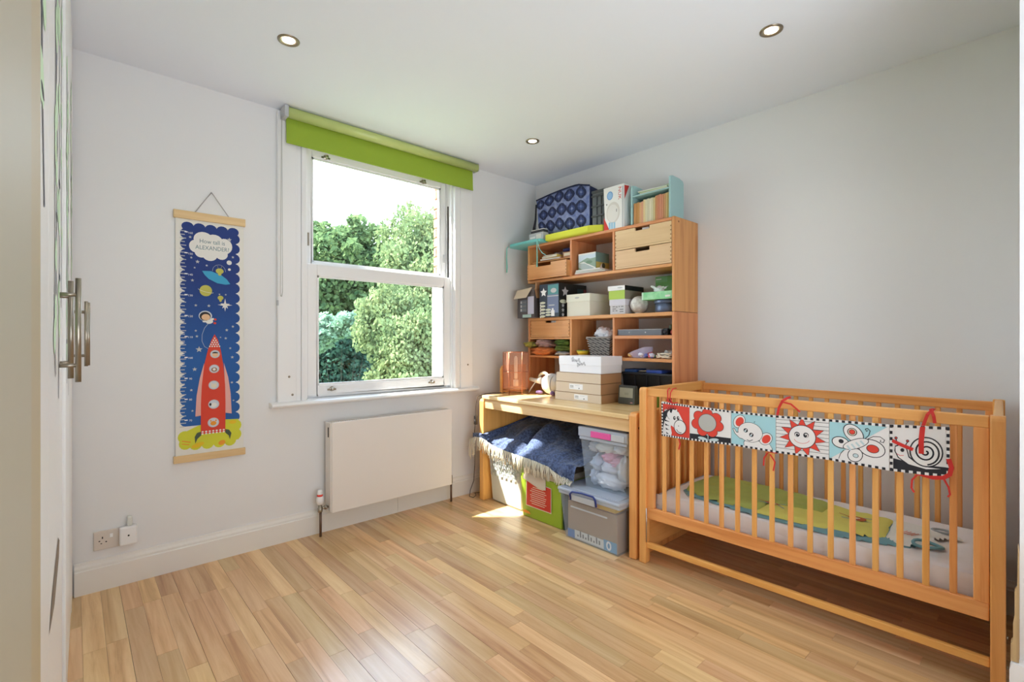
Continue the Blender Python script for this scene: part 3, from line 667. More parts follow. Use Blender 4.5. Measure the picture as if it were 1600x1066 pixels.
part('screw_cap', MB().lathe([(0,-.002),(.007,-.0015),(.007,0)], (2.30, 1.515, .715), mat('screw', C(96,60,40), .5), 10, 'y'), t)
part('back_rail', MB().box(2.96, 2.98, 1.562, 2.838, .55, .757, D), t)

# ------------------------------------------------------------------ shelf unit on the desk (two stacked carcasses)
t = thing('shelf_unit', 'pine shelf unit with open bays and drawers standing on the desk', 'shelf unit', (2.88, 2.2, .785))
P_ = M['pine_z']; Py = M['pine_y']; X0, X1 = 2.741, 3.036
def shelf_panel(name, *b, m=P_): return part(name, MB().box(*b, m), t, b=.0025)
shelf_panel('side_panel', X0, X1, 1.552, 1.570, .7855, 1.374); shelf_panel('side_panel', X0, X1, 2.828, 2.848, .7855, 1.374)
shelf_panel('side_panel', X0, X1, 1.552, 1.570, 1.376, 1.962); part('side_panel', MB().prism([(X0,1.940),(X0,1.655),(2.885,1.655),(2.885,1.376),(X1,1.376),(X1,1.940)], 'y', 2.832, 2.852, P_), t, b=.0025)
shelf_panel('top_board', X0, X1, 1.570, 2.852, 1.940, 1.960, m=Py)
shelf_panel('middle_board', X0, X1, 1.570, 2.828, 1.350, 1.374, m=Py)
shelf_panel('shelf_board', X0, X1, 1.570, 2.832, 1.654, 1.674, m=Py)
for y in (2.000, 2.385):
    shelf_panel('divider', X0+.001, X1, y, y+.017, 1.060, 1.350); shelf_panel('divider', X0+.001, X1, y, y+.017, 1.674, 1.940)
shelf_panel('divider', X0+.001, X1, 2.385, 2.402, .7855, 1.060)
shelf_panel('shelf_board', X0+.001, X1, 2.017, 2.828, 1.060, 1.076, m=Py)
shelf_panel('shelf_board', X0+.001, X1, 1.570, 2.000, 1.058, 1.078, m=Py)
shelf_panel('shelf_board', X0+.001, X1, 1.570, 2.000, 1.206, 1.228, m=Py)
shelf_panel('shelf_board', X0+.001, X1, 2.402, 2.828, 1.204, 1.218, m=Py)
shelf_panel('shelf_board', X0+.03, X1, 2.402, 2.832, 1.815, 1.825, m=Py)
part('dowel', MB().lathe([(0,-.0015),(.006,-.001),(.006,0)], (2.79, 1.552, 1.935), mat('dowel', C(130,82,46), .6), 10, 'y'), t)
pin = mat('joint pins', C(140,98,58), .6)
def drawer(y0, y1, z0, z1, xf, cut0, cut1, cd, wd=None):
    th = .013; wd = wd or M['ply_y']
    # front with a grip notch cut from its top edge
    pts = [(y0,z0),(y1,z0),(y1,z1),(cut1,z1),(cut1,z1-cd+.004),(cut1-.004,z1-cd),(cut0+.004,z1-cd),(cut0,z1-cd+.004),(cut0,z1),(y0,z1)]
    d = part('drawer', MB().prism(pts, 'x', xf, xf+th, wd), t, b=.0015)
    s = MB(); s.box(xf+th, xf+.26, y0, y0+.011, z0, z1-.002, wd); part('drawer_side', s, d)
    s = MB(); s.box(xf+th, xf+.26, y1-.011, y1, z0, z1-.002, wd); part('drawer_side', s, d)
    s = MB(); s.box(xf+th, xf+.26, y0+.011, y1-.011, z0+.004, z0+.01, wd); part('drawer_bottom', s, d)
    a = Art((xf, y1, z0), (0,-1,0), (0,0,1)); hgt = z1-z0; Ln = y1-y0
    for e in (0.0, Ln-.010):
        for q in range(4): a.rect(e+.001, .018+q*hgt*.2, e+.009, .026+q*hgt*.2, pin)
    a.rect(.012, .012, Ln-.012, .0135, pin); pm = part('joint_pin', a.mb, d, kind='stuff')
    return d
drawer(1.574, 1.996, 1.806, 1.938, X0+.003, 1.730, 1.838, .022)
drawer(1.574, 1.996, 1.677, 1.802, X0+.003, 1.730, 1.838, .024)
oply = wood('orange ply', C(222,164,106), C(200,138,80), 'y', .42, fine=.7)
drawer(2.408, 2.822, 1.221, 1.348, X0+.003, 2.545, 2.655, .016, oply)
dd = drawer(2.400, 2.815, 1.676, 1.795, X0-.040, 2.560, 2.72, .022, oply)
part('paper_wedge', MB().box(X0+.03, X0+.1, 2.545, 2.62, 1.33, 1.347, M['white']), t)
part('paper_wedge', MB().box(X0+.03, X0+.1, 1.75, 1.80, 1.915, 1.935, M['white']), t)

# ------------------------------------------------------------------ crib
t = thing('crib', 'orange pine baby crib with slatted sides along the right wall', 'crib', (2.64, .8, 0))
Cx, Cyy, Cz = M['crib_x'], M['crib_y'], M['crib_z']
def endpanel(y0, y1):
    ym = (y0+y1)/2
    o = part('end_panel', MB().prism([(2.287,0),(2.287,.925),(2.290,.936),(2.299,.942),(2.334,.942),(2.334,0)], 'y', y0, y1, Cz), t, b=.005, seg=3)
    part('corner_post', MB().box(2.945, 2.990, y0, y1, 0, .94, Cz), o, b=.004)
    part('top_rail', MB().box(2.334, 2.945, y0+.006, y1-.006, .885, .940, Cx), o, b=.006, seg=3)
    part('bottom_rail', MB().box(2.334, 2.945, y0+.010, y1-.010, .066, .244, Cx), o, b=.003)
    part('inner_post', MB().box(2.334, 2.365, y0+.012, y1-.012, .244, .885, Cz), o, b=.003)
    s0 = None
    for k in range(8):
        x = 2.405+k*.068
        if s0 is None:
            s0 = part('slat', MB().box(x, x+.022, ym-.007, ym+.007, .243, .887, Cz), o, b=.004)
        else: dup(s0, o, (k*.068, 0, 0))
    return o
endpanel(1.460, 1.500); rp_ = endpanel(.106, .144)
rp_.rotation_euler.z = math.radians(1.6); q_ = Vector((2.30-2.64, .125-.8, 0)); rq_ = Matrix.Rotation(math.radians(1.6), 3, 'Z')@q_; rp_.location = q_-rq_
def sidepanel(xc, y0, y1, ys, z0, z1, zt, wr, wl, nm, sl):
    o = part(nm, MB().box(xc-.012, xc+.012, y0, y1, zt-.042, zt, Cyy), t, b=.004, seg=3)
    part('bottom_rail', MB().box(xc-.012, xc+.012, y0, y1, z0, z0+.06, Cyy), o, b=.004, seg=3)
    part('stile', MB().box(xc-.012, xc+.012, y1-wl, y1, z0+.06, zt-.042, Cz), o, b=.002)
    part('stile', MB().box(xc-.012, xc+.012, y0, y0+wr, z0+.06, zt-.042, Cz), o, b=.002)
    s0 = None
    for y in ys:
        if s0 is None: s0 = part('slat', MB().box(xc-sl/2, xc+sl/2, ys[0]-.0105, ys[0]+.0105, z0+.058, zt-.04, Cz), o, b=.0045, seg=3)
        else: dup(s0, o, (0, y-ys[0], 0))
    return o
ys = [1.363-i*.0750 for i in range(16)]
sidepanel(2.312, .146, 1.460, ys, .240, .9, .940, .04, .04, 'front_side', .014)
ys = [1.380-i*.0740 for i in range(16)]
sidepanel(2.965, .146, 1.460, ys, .240, .9, .930, .04, .04, 'back_side', .014)
part('stretcher', MB().box(2.300, 2.322, .144, 1.462, .082, .112, Cyy), t, b=.004)
part('mattress_base', MB().box(2.335, 2.945, .150, 1.455, .236, .250, Cyy), t)
part('drop_rod', MB().tube([(2.283, 1.452, .12),(2.283, 1.452, .30)], .0025, M['steel'], 8), t)
for z in (.20, .10): part('bolt', MB().lathe([(0,-.003),(.006,-.002),(.006,0)], (2.31, .104, z), M['steel'], 10, 'y'), t)

crib_root = t
# mattress with a fitted sheet
def pad(x0, x1, y0, y1, z0, z1, m, r=.03, nx=20, ny=36, wob=.003, sc_=6, side=.0):
    b = MB()
    def f(u, v):
        th = 1.0
        return None
    def shell(sgn):
        def fn(u, v):
            x = x0+(x1-x0)*u; y = y0+(y1-y0)*v
            e = min(min(u,1-u)*(x1-x0), min(v,1-v)*(y1-y0)); q = min(1, e/r); h = math.sqrt(max(0, 1-(1-q)**2))
            zm = (z0+z1)/2; z = zm+sgn*((z1-z0)/2)*h
            if sgn > 0: z += wob*(mnoise.noise((x*sc_, y*sc_, 3))-.2)*h
            return (x, y, z)
        b.grid(fn, nx, ny, m)
    shell(1); shell(-1); return b
sheet = mat('white cotton sheet', C(232,230,232), .85, bump=(35,.35), sheen=.2)
t = mattress_root = thing('mattress', 'white mattress with a fitted sheet inside the crib', 'mattress', (2.65, .8, .2505))
b = MB()
def mat_side(u, v):                              # closed loop around the mattress with wrinkled skirt
    per = [(2.345,.165),(2.935,.165),(2.935,1.44),(2.345,1.44)]
    L = [.59,1.275,.59,1.275]; s = u*sum(L); i = 0
    while i < 3 and s > L[i]: s -= L[i]; i += 1
    p, q = per[i], per[(i+1)%4]; tt = min(1, s/L[i]); x = p[0]+(q[0]-p[0])*tt; y = p[1]+(q[1]-p[1])*tt
    bul = math.sin(PI*v)**.5*.010+.004*mnoise.noise((x*14,y*14,v*1.5)); cx, cyy = 2.64, .8
    dx, dy = (0,-1) if i == 0 else (1,0) if i == 1 else (0,1) if i == 2 else (-1,0)
    zt = .366; return (x+dx*(bul-.012), y+dy*(bul-.012), .252+(zt-.252)*v)
part('cover', pad(2.345, 2.935, .165, 1.44, .252, .372, sheet, r=.035, nx=40, ny=90, wob=.006, sc_=9), t)
part('gathered_edge', MB().grid(mat_side, 240, 10, sheet), t)

# baby sleeping bag lying on the mattress
t = bag_root = thing('sleeping_bag', 'green and yellow baby sleeping bag with blue trim lying on the mattress', 'sleeping bag', (2.62, .8, .372))
def inside(pts, x, y):
    c_ = False; n = len(pts)
    for i in range(n):
        x1, y1 = pts[i]; x2, y2 = pts[(i+1)%n]
        if (y1 > y) != (y2 > y) and x < (x2-x1)*(y-y1)/(y2-y1)+x1: c_ = not c_
    return c_
outline = [(2.50,1.34),(2.60,1.37),(2.75,1.365),(2.86,1.345),(2.885,1.20),(2.86,.99),(2.80,.80),(2.76,.68),(2.735,.55),(2.73,.45),(2.72,.40),(2.66,.37),(2.60,.375),(2.53,.36),(2.46,.395),(2.44,.44),(2.43,.54),(2.41,.66),(2.395,.80),(2.395,.95),(2.42,1.10),(2.44,1.25)]
def zbag(x, y, k=1.0): 
    return .3785+.010*k+.008*mnoise.noise((x*8,y*8,1.7))*k+.005*mnoise.noise((x*22,y*22,4.7))*k
def edge_d(pts, x, y):
    dmin = 9
    for i in range(len(pts)):
        a = Vector((pts[i][0], pts[i][1])); b_ = Vector((pts[(i+1)%len(pts)][0], pts[(i+1)%len(pts)][1])); p = Vector((x,y))
        k = max(0,min(1,(p-a).dot(b_-a)/max(1e-9,(b_-a).length_squared))); dmin = min(dmin,(a+(b_-a)*k-p).length)
    return dmin
def cloth_patch(name, pts, m, par, thick=.012, res=.014, z0=.3735, lift=0.0):
    xs = [p[0] for p in pts]; ys_ = [p[1] for p in pts]; b = MB(); idx = {}; V = []; F = []
    nx = int((max(xs)-min(xs))/res)+2; ny = int((max(ys_)-min(ys_))/res)+2
    def vid(i, j):
        if (i,j) not in idx:
            x = min(xs)+i*res; y = min(ys_)+j*res; d = edge_d(pts, x, y) if inside(pts, x, y) else 0
            h = min(1, d/.02)
            if not inside(pts, x, y):            # snap to the outline
                best = None
                for q in range(len(pts)):
                    a = Vector(pts[q]); b_ = Vector(pts[(q+1)%len(pts)]); p = Vector((x,y)); k = max(0,min(1,(p-a).dot(b_-a)/max(1e-9,(b_-a).length_squared))); c_ = a+(b_-a)*k
                    if best is None or (c_-p).length < best[0]: best = ((c_-p).length, c_)
                if best[0] < res*1.5: x, y = best[1]
            z = z0+lift+thick*math.sqrt(h)+(.009*mnoise.noise((x*9,y*9,1.7))+.006*mnoise.noise((x*24,y*24,4.7)))*h
            idx[(i,j)] = len(V); V.append((x,y,max(z,z0+lift*.5)))
        return idx[(i,j)]
    for i in range(nx):
        for j in range(ny):
            if inside(pts, min(xs)+(i+.5)*res, min(ys_)+(j+.5)*res): F.append((vid(i,j),vid(i+1,j),vid(i+1,j+1),vid(i,j+1)))
    b.add(V, F, m, True); return part(name, b, par)
lime = mat('lime cotton', C(164,176,92), .85, bump=(60,.3)); yel = mat('yellow cotton', C(212,208,108), .85, bump=(60,.3)); btrim = mat('blue trim', C(112,158,170), .8); bw = mat('bag white', C(222,224,220), .85, bump=(60,.3))
blow = [(x+.0, y) for x, y in outline]
low = [(2.37+.0,.62),(2.375,.95),(2.40,1.12),(2.43,1.30),(2.50,1.36),(2.8,1.33),(2.8,.8),(2.7,.42),(2.55,.345),(2.45,.37),(2.42,.44),(2.385,.55)]
cloth_patch('lining', low, btrim, t, .006)
cut1 = [p for p in outline]
cloth_patch('lower_body', [(2.44,.93),(2.415,1.10),(2.445,1.25),(2.50,1.34),(2.60,1.37),(2.75,1.365),(2.86,1.345),(2.885,1.20),(2.86,.99),(2.79,.715),(2.60,.72),(2.60,.93)], lime, t, .014, lift=.006)
cloth_patch('middle_body', [(2.405,.95),(2.60,.945),(2.602,.725),(2.785,.72),(2.755,.60),(2.745,.47),(2.48,.455),(2.43,.54),(2.405,.70)], yel, t, .014, lift=.006)
cloth_patch('upper_body', [(2.475,.46),(2.745,.475),(2.735,.40),(2.70,.29),(2.715,.25),(2.68,.235),(2.655,.27),(2.60,.32),(2.54,.275),(2.50,.285),(2.455,.36),(2.445,.42)], bw, t, .014, lift=.006)
part('armhole_trim', MB().tube([(2.47+.035*math.cos(q), .325+.045*math.sin(q), .398+.004*math.sin(2*q)) for q in [i*PI/8 for i in range(16)]], .006, btrim, 8, closed=True), t)
part('armhole_trim', MB().tube([(2.69+.022*math.cos(q), .30+.035*math.sin(q), .398) for q in [i*PI/8 for i in range(16)]], .005, mat('grey trim', C(160,166,168), .8), 8, closed=True), t)
def bagat(a_, b_, off): return Vector((b_, -a_, .3735+.006+.014+(.009*mnoise.noise((b_*9,-a_*9,1.7))+.006*mnoise.noise((b_*24,-a_*24,4.7)))+.0022+off))
a = Art((0,0,0), (0,-1,0), (1,0,0), at=bagat); mk = mat('monkey brown', C(178,92,50), .8); rdp = mat('print coral', C(214,110,80), .8); bp_ = mat('print grey blue', C(130,156,160), .8)
for cx, cyy in ((2.56,.92),(2.62,.585)):
    a = Art((0,0,0), (0,-1,0), (1,0,0), at=bagat); a.ell(-cyy,cx,.034,.022,mk,.3).ell(-cyy+.004,cx-.004,.018,.012,M['cream'],.3).line([(-cyy-.03,cx),(-cyy-.07,cx+.012)],.006,mk).line([(-cyy+.03,cx-.01),(-cyy+.06,cx-.03)],.006,bp_).line([(-cyy,cx-.02),(-cyy-.05,cx-.035)],.007,bp_).line([(-cyy+.02,cx+.02),(-cyy+.05,cx+.03)],.006,bp_)
    part('monkey_print', a.mb, t)
a = Art((0,0,0), (0,-1,0), (1,0,0), at=bagat)
for q in range(4): a.line([(-.42+.012*q, 2.52+.004*q), (-.40+.012*q, 2.57)], .004, rdp)
part('striped_print', a.mb, t, kind='stuff')

# ------------------------------------------------------------------ soft picture panel tied to the crib
t = panel_root = thing('crib_picture_panel', 'long fabric picture strip with black and white edging tied to the crib front', 'crib toy', (2.285, .8, .71))
yb = [1.362,1.207,1.006,.811,.612,.414,.244]; XF = 2.290
ZT = [.879,.874,.868,.869,.876,.880,.892]; ZB = [.701,.702,.708,.707,.710,.706,.713]
def _lerp(tab, y):
    for i in range(6):
        if y >= yb[i+1] or i == 5: return tab[i]+(tab[i+1]-tab[i])*(yb[i]-y)/(yb[i]-yb[i+1])
def zt(y): return _lerp(ZT, y)
def zb_(y): return _lerp(ZB, y)
def xfold(y): return _lerp([XF-.007,XF-.012,XF-.007,XF-.012,XF-.007,XF-.012,XF-.008], y)
cols = dict(red=mat('felt red', C(222,70,54), .8), white=mat('felt white', C(232,230,228), .8), sky=mat('felt sky blue', C(166,212,220), .8), black=mat('felt black', C(40,40,46), .85), grey=mat('mirror foil', C(196,198,194), .25, metal=.3), pink=mat('felt pink', C(240,200,196), .8), lb=mat('wing grey blue', C(190,210,214), .8))
K, Wt, Rd, Sk = cols['black'], cols['white'], cols['red'], cols['sky']
faces = [Rd, Wt, Sk, Wt, Sk, Wt]
for i in range(6):
    y1, y0 = yb[i]-.001, yb[i+1]+.001
    b = MB(); N = 1
    def back(u, v): y = y1+(y0-y1)*u; return (xfold(y)+.006, y, zb_(y)+(zt(y)-zb_(y))*v)
    def front(u, v): y = y1+(y0-y1)*u; return (xfold(y), y, zb_(y)+(zt(y)-zb_(y))*v)
    b.grid(front, N, 1, faces[i], False); b.grid(back, N, 1, Wt, False)
    b.grid(lambda u, v: (lambda p, q: tuple(p[k]+(q[k]-p[k])*v for k in range(3)))(front(u,1), back(u,1)), N, 1, Wt)
    b.grid(lambda u, v: (lambda p, q: tuple(p[k]+(q[k]-p[k])*v for k in range(3)))(front(u,0), back(u,0)), N, 1, Wt)
    b.grid(lambda u, v: (lambda p, q: tuple(p[k]+(q[k]-p[k])*v for k in range(3)))(front(0,u), back(0,u)), 4, 1, Wt)
    b.grid(lambda u, v: (lambda p, q: tuple(p[k]+(q[k]-p[k])*v for k in range(3)))(front(1,u), back(1,u)), 4, 1, Wt)
    pn = part('picture_square', b, t, label=('zebra on red','red flower with a mirror','elephant on pale blue','smiling red sun on stripes','butterfly on blue and white','snail with a spiral shell')[i])
    wd = y1-y0
    def at(a_, b_, off, y1=y1, y0=y0):
        y = y1-a_; zq = zb_(y)+(zt(y)-zb_(y))*(b_/.17); return Vector((xfold(max(y0,min(y1,y)))-off-.0004, y, zq))
    a = Art((0,0,0), (0,-1,0), (0,0,1), at=at); a.step = 3.5e-5; W1 = wd; Hh = .17
    a.su = W1; a.sv = Hh; R_ = W1/Hh
    e = .034
    def edge(side, n):
        for q in range(n):
            m_ = K if q % 2 == 0 else Wt; p0, p1 = q/n, (q+1)/n
            if side == 't': a.rect(p0, 1-.055, p1, 1, m_)
            if side == 'b': a.rect(p0, 0, p1, .055, m_)
            if side == 'l': a.rect(0, p0, .05, p1, m_)
            if side == 'r': a.rect(.95, p0, 1, p1, m_)
    def sline(pts, w, m): a.line(pts, w, m)
    if i == 0:
        a.poly([(0,0),(.33,0),(.37,.12),(.33,.30),(.40,.52),(.30,.75),(.13,.80),(.02,.62)], Wt)
        for q in range(9):
            an = 2.9-q*.22; cx, cyy = .38,.60; a.poly([(cx+.20*math.cos(an+.1),cyy+.18*math.sin(an+.1)),(cx+.36*math.cos(an),cyy+.34*math.sin(an)),(cx+.20*math.cos(an-.14),cyy+.18*math.sin(an-.14))], K)
        a.poly([(.03,.66),(.08,.72),(.26,.80),(.20,.60),(.10,.45),(.04,.2),(.0,.1),(0,.55)], K)
        a.ell(.42,.66,.24,.17,K,.1).ell(.42,.655,.22,.155,Wt,.1).poly([(.32,.76),(.62,.76),(.84,.42),(.60,.22),(.36,.34),(.26,.6)], Wt)
        a.ell(.67,.33,.225,.215,K,0,26).ell(.67,.33,.205,.195,Wt,0,26)
        for q in range(4): a.poly([(.10+.02*q,.50-.12*q),(.30-.01*q,.44-.12*q),(.12+.02*q,.44-.12*q)], K); a.poly([(.16+.02*q,.58-.12*q),(.30,.50-.12*q),(.18+.02*q,.53-.12*q)], Wt)
        a.poly([(.32,.84),(.40,.80),(.36,.70),(.30,.73)], K); a.poly([(.50,.80),(.57,.84),(.56,.73)], Wt)
        a.ell(.47,.57,.045,.055,K).ell(.60,.585,.045,.055,K).ell(.48,.58,.015,.02,Wt).ell(.61,.595,.015,.02,Wt)
        a.ell(.62,.36,.012,.02,K).line([(.55,.25),(.60,.19),(.68,.17),(.72,.18)], .003, K)
        edge('t',22); edge('b',22); edge('l',22)
    if i == 1:
        a.rect(0,0,1,.20,K)
        for q in range(7):
            an = PI/2+q*2*PI/7; a.ell(.44+.27*math.cos(an), .56+.25*R_*math.sin(an)*.93, .135, .13*R_, K, 0, 20)
        for q in range(7):
            an = PI/2+q*2*PI/7; a.ell(.44+.27*math.cos(an), .56+.25*R_*math.sin(an)*.93, .125, .12*R_, Rd, 0, 20)
        a.ell(.44,.56,.24,.24*R_,Rd,0,28).ell(.44,.56,.225,.225*R_,K,0,28).ell(.44,.56,.215,.215*R_,cols['grey'],0,28)
        a.ell(.33,.09,.13,.055,K,-.2).ell(.33,.09,.12,.046,cols['lb'],-.2).ell(.60,.09,.13,.055,K,.2).ell(.60,.09,.12,.046,cols['lb'],.2).line([(.46,.02),(.46,.19)],.003,cols['lb'])
        edge('t',22); edge('b',22)
    if i == 2:
        a.poly([(.30,0),(.29,.16),(.36,.24),(.85,.24),(.93,.10),(.94,0)], K).poly([(.31,0),(.30,.15),(.36,.23),(.85,.23),(.92,.10),(.93,0)], Wt)
        a.ell(.19,.72,.135,.20,K,-.35).ell(.19,.72,.125,.187,Wt,-.35).ell(.20,.715,.09,.14,Rd,-.35)
        a.ell(.79,.33,.135,.185,K,-.45).ell(.79,.33,.125,.172,Wt,-.45).ell(.80,.325,.085,.13,Rd,-.45)
        a.poly([(.03,.50),(.07,.52),(.12,.42),(.18,.41),(.17,.52),(.24,.48),(.24,.36),(.40,.30),(.36,.22),(.20,.24),(.08,.36)], K)
        a.ell(.44,.45,.285,.265*R_*.93,K,-.25,30).ell(.44,.45,.275,.255*R_*.93,Wt,-.25,30).poly([(.045,.495),(.065,.505),(.12,.40),(.19,.395),(.18,.505),(.30,.5),(.44,.34),(.36,.235),(.20,.255),(.09,.37)], Wt)
        a.ell(.34,.49,.05,.06,K).ell(.47,.385,.05,.06,K).ell(.35,.51,.015,.018,Wt).ell(.48,.405,.015,.018,Wt).ell(.33,.47,.022,.026,cols['lb']).ell(.46,.365,.022,.026,cols['lb'])
        a.line([(.37,.23),(.43,.205),(.50,.25)],.003,K); a.line([(.53,.74),(.55,.77)],.002,K)
        edge('t',18); edge('b',18)
    if i == 3:
        for q in range(9): a.line([(0,.14+q*.095),(1,.14+q*.095)], .0016, K)
        a.star(.51,.5,.452,K,11,.60,PI/2,R_*.98).star(.51,.5,.432,Rd,11,.60,PI/2,R_*.98)
        a.ell(.51,.5,.262,.26*R_,K,0,30).ell(.51,.5,.249,.247*R_,Wt,0,30)
        for s_ in (-1,1): a.ell(.50+s_*.085,.55,.052,.066,K).ell(.50+s_*.085,.54,.04,.05,Wt).ell(.50+s_*.075,.535,.032,.042,K).ell(.51+s_*.07,.56,.01,.014,Wt)
        a.ring(.505,.46,.15,.13,.0016,Rd,0,16,PI*1.1,PI*1.9)
        edge('t',18); edge('b',18)
    if i == 4:
        a.poly([(0,.03),(1,.97),(1,0),(0,0)], Wt)
        for cx, cyy, rx, ry, ro in ((.42,.72,.15,.22,.5),(.20,.47,.15,.13,-.3),(.72,.43,.22,.19,-.4),(.45,.22,.12,.16,-.3)):
            a.ell(cx,cyy,rx+.008,ry+.01,K,ro,24).ell(cx,cyy,rx-.006,ry-.008,Wt,ro,24)
        a.ell(.40,.75,.085,.095,K).ell(.40,.75,.07,.08,M['cream']).ell(.40,.75,.055,.062,K).ell(.40,.75,.045,.05,Rd).ell(.21,.50,.045,.05,K).ell(.74,.42,.105,.095,K,-.2).ell(.74,.42,.093,.083,Rd,-.2).ell(.46,.21,.05,.05,K).ell(.46,.21,.04,.04,cols['lb'])
        a.ell(.46,.48,.25,.105,K,.55,26).ell(.46,.48,.236,.092,Wt,.55,26)
        for q in range(4): a.line([(.32+q*.075,.41+q*.05),(.37+q*.075,.33+q*.055)], .007, cols['lb'])
        a.line([(.62,.63),(.68,.72),(.70,.82),(.66,.87),(.62,.85),(.64,.80),(.66,.82)],.0022,K).line([(.65,.62),(.75,.70),(.86,.71),(.93,.65),(.91,.59),(.86,.60),(.87,.64)],.0022,K)
        a.line([(.26,.30),(.20,.20),(.17,.08)],.002,K)
        edge('t',18); edge('b',18)
    if i == 5:
        a.rect(.06,.05,1,.20,K); a.poly([(.06,.18),(.06,.28),(.45,.20),(1,.14),(1,.08)], K)
        a.poly([(.09,.55),(.20,.60),(.30,.52),(.34,.35),(.45,.26),(.70,.17),(.93,.17),(.92,.12),(.62,.10),(.32,.17),(.14,.30),(.08,.44)], K)
        a.poly([(.10,.53),(.20,.58),(.285,.50),(.325,.33),(.43,.24),(.66,.16),(.86,.155),(.62,.12),(.33,.185),(.155,.315),(.10,.44)], Wt)
        pts = []
        a.ell(.62,.47,.28,.31,K,0,32).ell(.62,.47,.255,.285,Wt,0,32)
        for q in range(76):
            th = q*.2; rr = .015+.215*(q/75); pts.append((.62+rr*math.cos(-th+1), .47+rr*1.12*math.sin(-th+1)))
        a.line(pts, .0052, K)
        a.line([(.14,.56),(.11,.70)],.003,K).ell(.11,.72,.028,.03,K).ell(.11,.72,.015,.016,Rd); a.line([(.25,.53),(.31,.65)],.003,K).ell(.31,.67,.028,.03,K).ell(.31,.67,.015,.016,Rd)
        a.ell(.22,.47,.035,.04,K).line([(.13,.38),(.18,.35),(.24,.36)],.002,Rd)
        for side, n in (('t',15),('b',15),('l',15),('r',15)): edge(side, n)
    part('print', a.mb, pn)
def ribbon(pts, w, name='ribbon'):
    b = MB(); P2 = [Vector(p) for p in pts]; vs = []; 
    for i, p in enumerate(P2):
        d = (P2[min(i+1,len(P2)-1)]-P2[max(i-1,0)]).normalized(); s_ = d.cross(Vector((1,0,0)));
        s_ = s_.normalized()*w/2 if s_.length > .1 else Vector((0,w/2,0)); o_ = Vector((.0006,0,0))
        vs += [p-s_-o_, p+s_-o_, p+s_+o_, p-s_+o_]
    fs = []
    for i in range(len(P2)-1):
        for k in range(4): fs.append((i*4+k, i*4+(k+1)%4, (i+1)*4+(k+1)%4, (i+1)*4+k))
    b.add(vs, fs, M['tiered']); part(name, b, t)
xr = 2.283
ribbon([(xr+.002,1.325,.875),(xr+.001,1.328,.90),(xr+.006,1.332,.94),(2.306,1.33,.950),(2.33,1.33,.945)], .007); ribbon([(xr,1.30,.87),(xr,1.316,.90),(xr,1.312,.93),(xr+.012,1.305,.949),(2.32,1.30,.95)], .006); ribbon([(xr-.004,1.335,.89),(xr-.006,1.30,.875),(xr-.006,1.27,.882)], .006)
ribbon([(xr,.807,.87),(xr,.800,.905),(xr,.786,.935),(2.295,.77,.948),(2.32,.765,.95)], .010); ribbon([(xr-.004,.785,.93),(xr-.01,.75,.925),(xr-.01,.715,.895)], .007)
ribbon([(xr-.004,.322,.785),(xr-.006,.322,.83),(xr-.004,.318,.885)], .015); ribbon([(xr,.318,.885),(xr,.305,.93),(2.295,.29,.949),(2.33,.29,.948)], .010); ribbon([(xr,.285,.90),(xr,.288,.925),(2.295,.298,.95)], .010)
ribbon([(xr-.007,.408,.822),(xr-.009,.375,.808),(xr-.007,.345,.797)], .012)
ribbon([(xr-.004,.248,.78),(xr-.004,.240,.75),(xr-.004,.245,.725),(xr-.005,.262,.71),(xr-.004,.29,.705),(xr-.004,.33,.712)], .014); ribbon([(xr-.004,.33,.712),(xr-.004,.348,.685),(xr-.004,.350,.655),(xr-.004,.342,.64)], .006); ribbon([(xr-.004,.262,.71),(xr-.004,.248,.68),(xr-.004,.244,.655),(xr-.004,.25,.645)], .006)
ribbon([(xr-.004,.845,.70),(xr-.004,.86,.675),(xr-.004,.862,.64)], .006); ribbon([(xr-.004,.835,.695),(xr-.004,.815,.665),(xr-.004,.822,.625)], .006); ribbon([(xr-.006,.845,.706),(xr-.006,.805,.706)], .006)
ribbon([(xr-.004,1.265,.70),(xr-.004,1.258,.675),(xr-.004,1.266,.645)], .007)

# ------------------------------------------------------------------ things on top of the shelf unit
ZT_ = 1.9605
pale = mat('tie cotton blue', C(126,196,186), .8)
def slabpad(name, lab, pts, z0, z1, m, org):
    b = MB().prism(pts, 'z', z0, z1, m); return b
t = thing('chair_pad', 'turquoise chair pad with hanging ties sticking out left of the shelf unit top', 'cushion', (2.8, 2.85, ZT_))
turq = mat('turquoise cotton', C(112,200,200), .85, bump=(60,.3), sheen=.2)
part('pad', MB().prism([(2.675,2.655),(2.66,2.70),(2.66,2.98),(2.70,3.03),(2.95,3.02),(3.0,2.96),(3.0,2.655)], 'z', ZT_+.0005, 1.986, turq), t, b=.011, seg=3)
part('tie', MB().tube([(2.672,3.015,1.97),(2.664,3.022,1.955),(2.663,3.024,1.88),(2.664,3.020,1.80),(2.663,3.022,1.755)], [.004,.004,.005,.006,.005], pale, 6), t)
part('tie', MB().tube([(2.668,2.668,1.975),(2.656,2.662,1.962),(2.654,2.66,1.90),(2.655,2.658,1.83),(2.655,2.66,1.762)], [.004,.004,.004,.005,.006], pale, 6), t)
part('tie', MB().tube([(2.668,2.668,1.975),(2.656,2.655,1.955),(2.654,2.635,1.90),(2.654,2.60,1.86),(2.654,2.565,1.842)], .003, pale, 6), t)
t = thing('foam_pad', 'lime yellow foam pad lying on the front of the shelf unit top', 'cushion', (2.8, 2.35, ZT_))
ly = mat('lime yellow felt', C(206,212,70), .9, bump=(70,.3))
part('pad', MB().prism([(2.705,2.625),(2.70,2.20),(2.76,2.112),(3.02,2.112),(3.02,2.645),(2.80,2.648)], 'z', ZT_+.0005, 2.012, ly), t, b=.012, seg=3)
t = thing('flat_silver_box', 'flat silver grey box lying on the turquoise pad', 'box', (2.8, 2.75, 1.987))
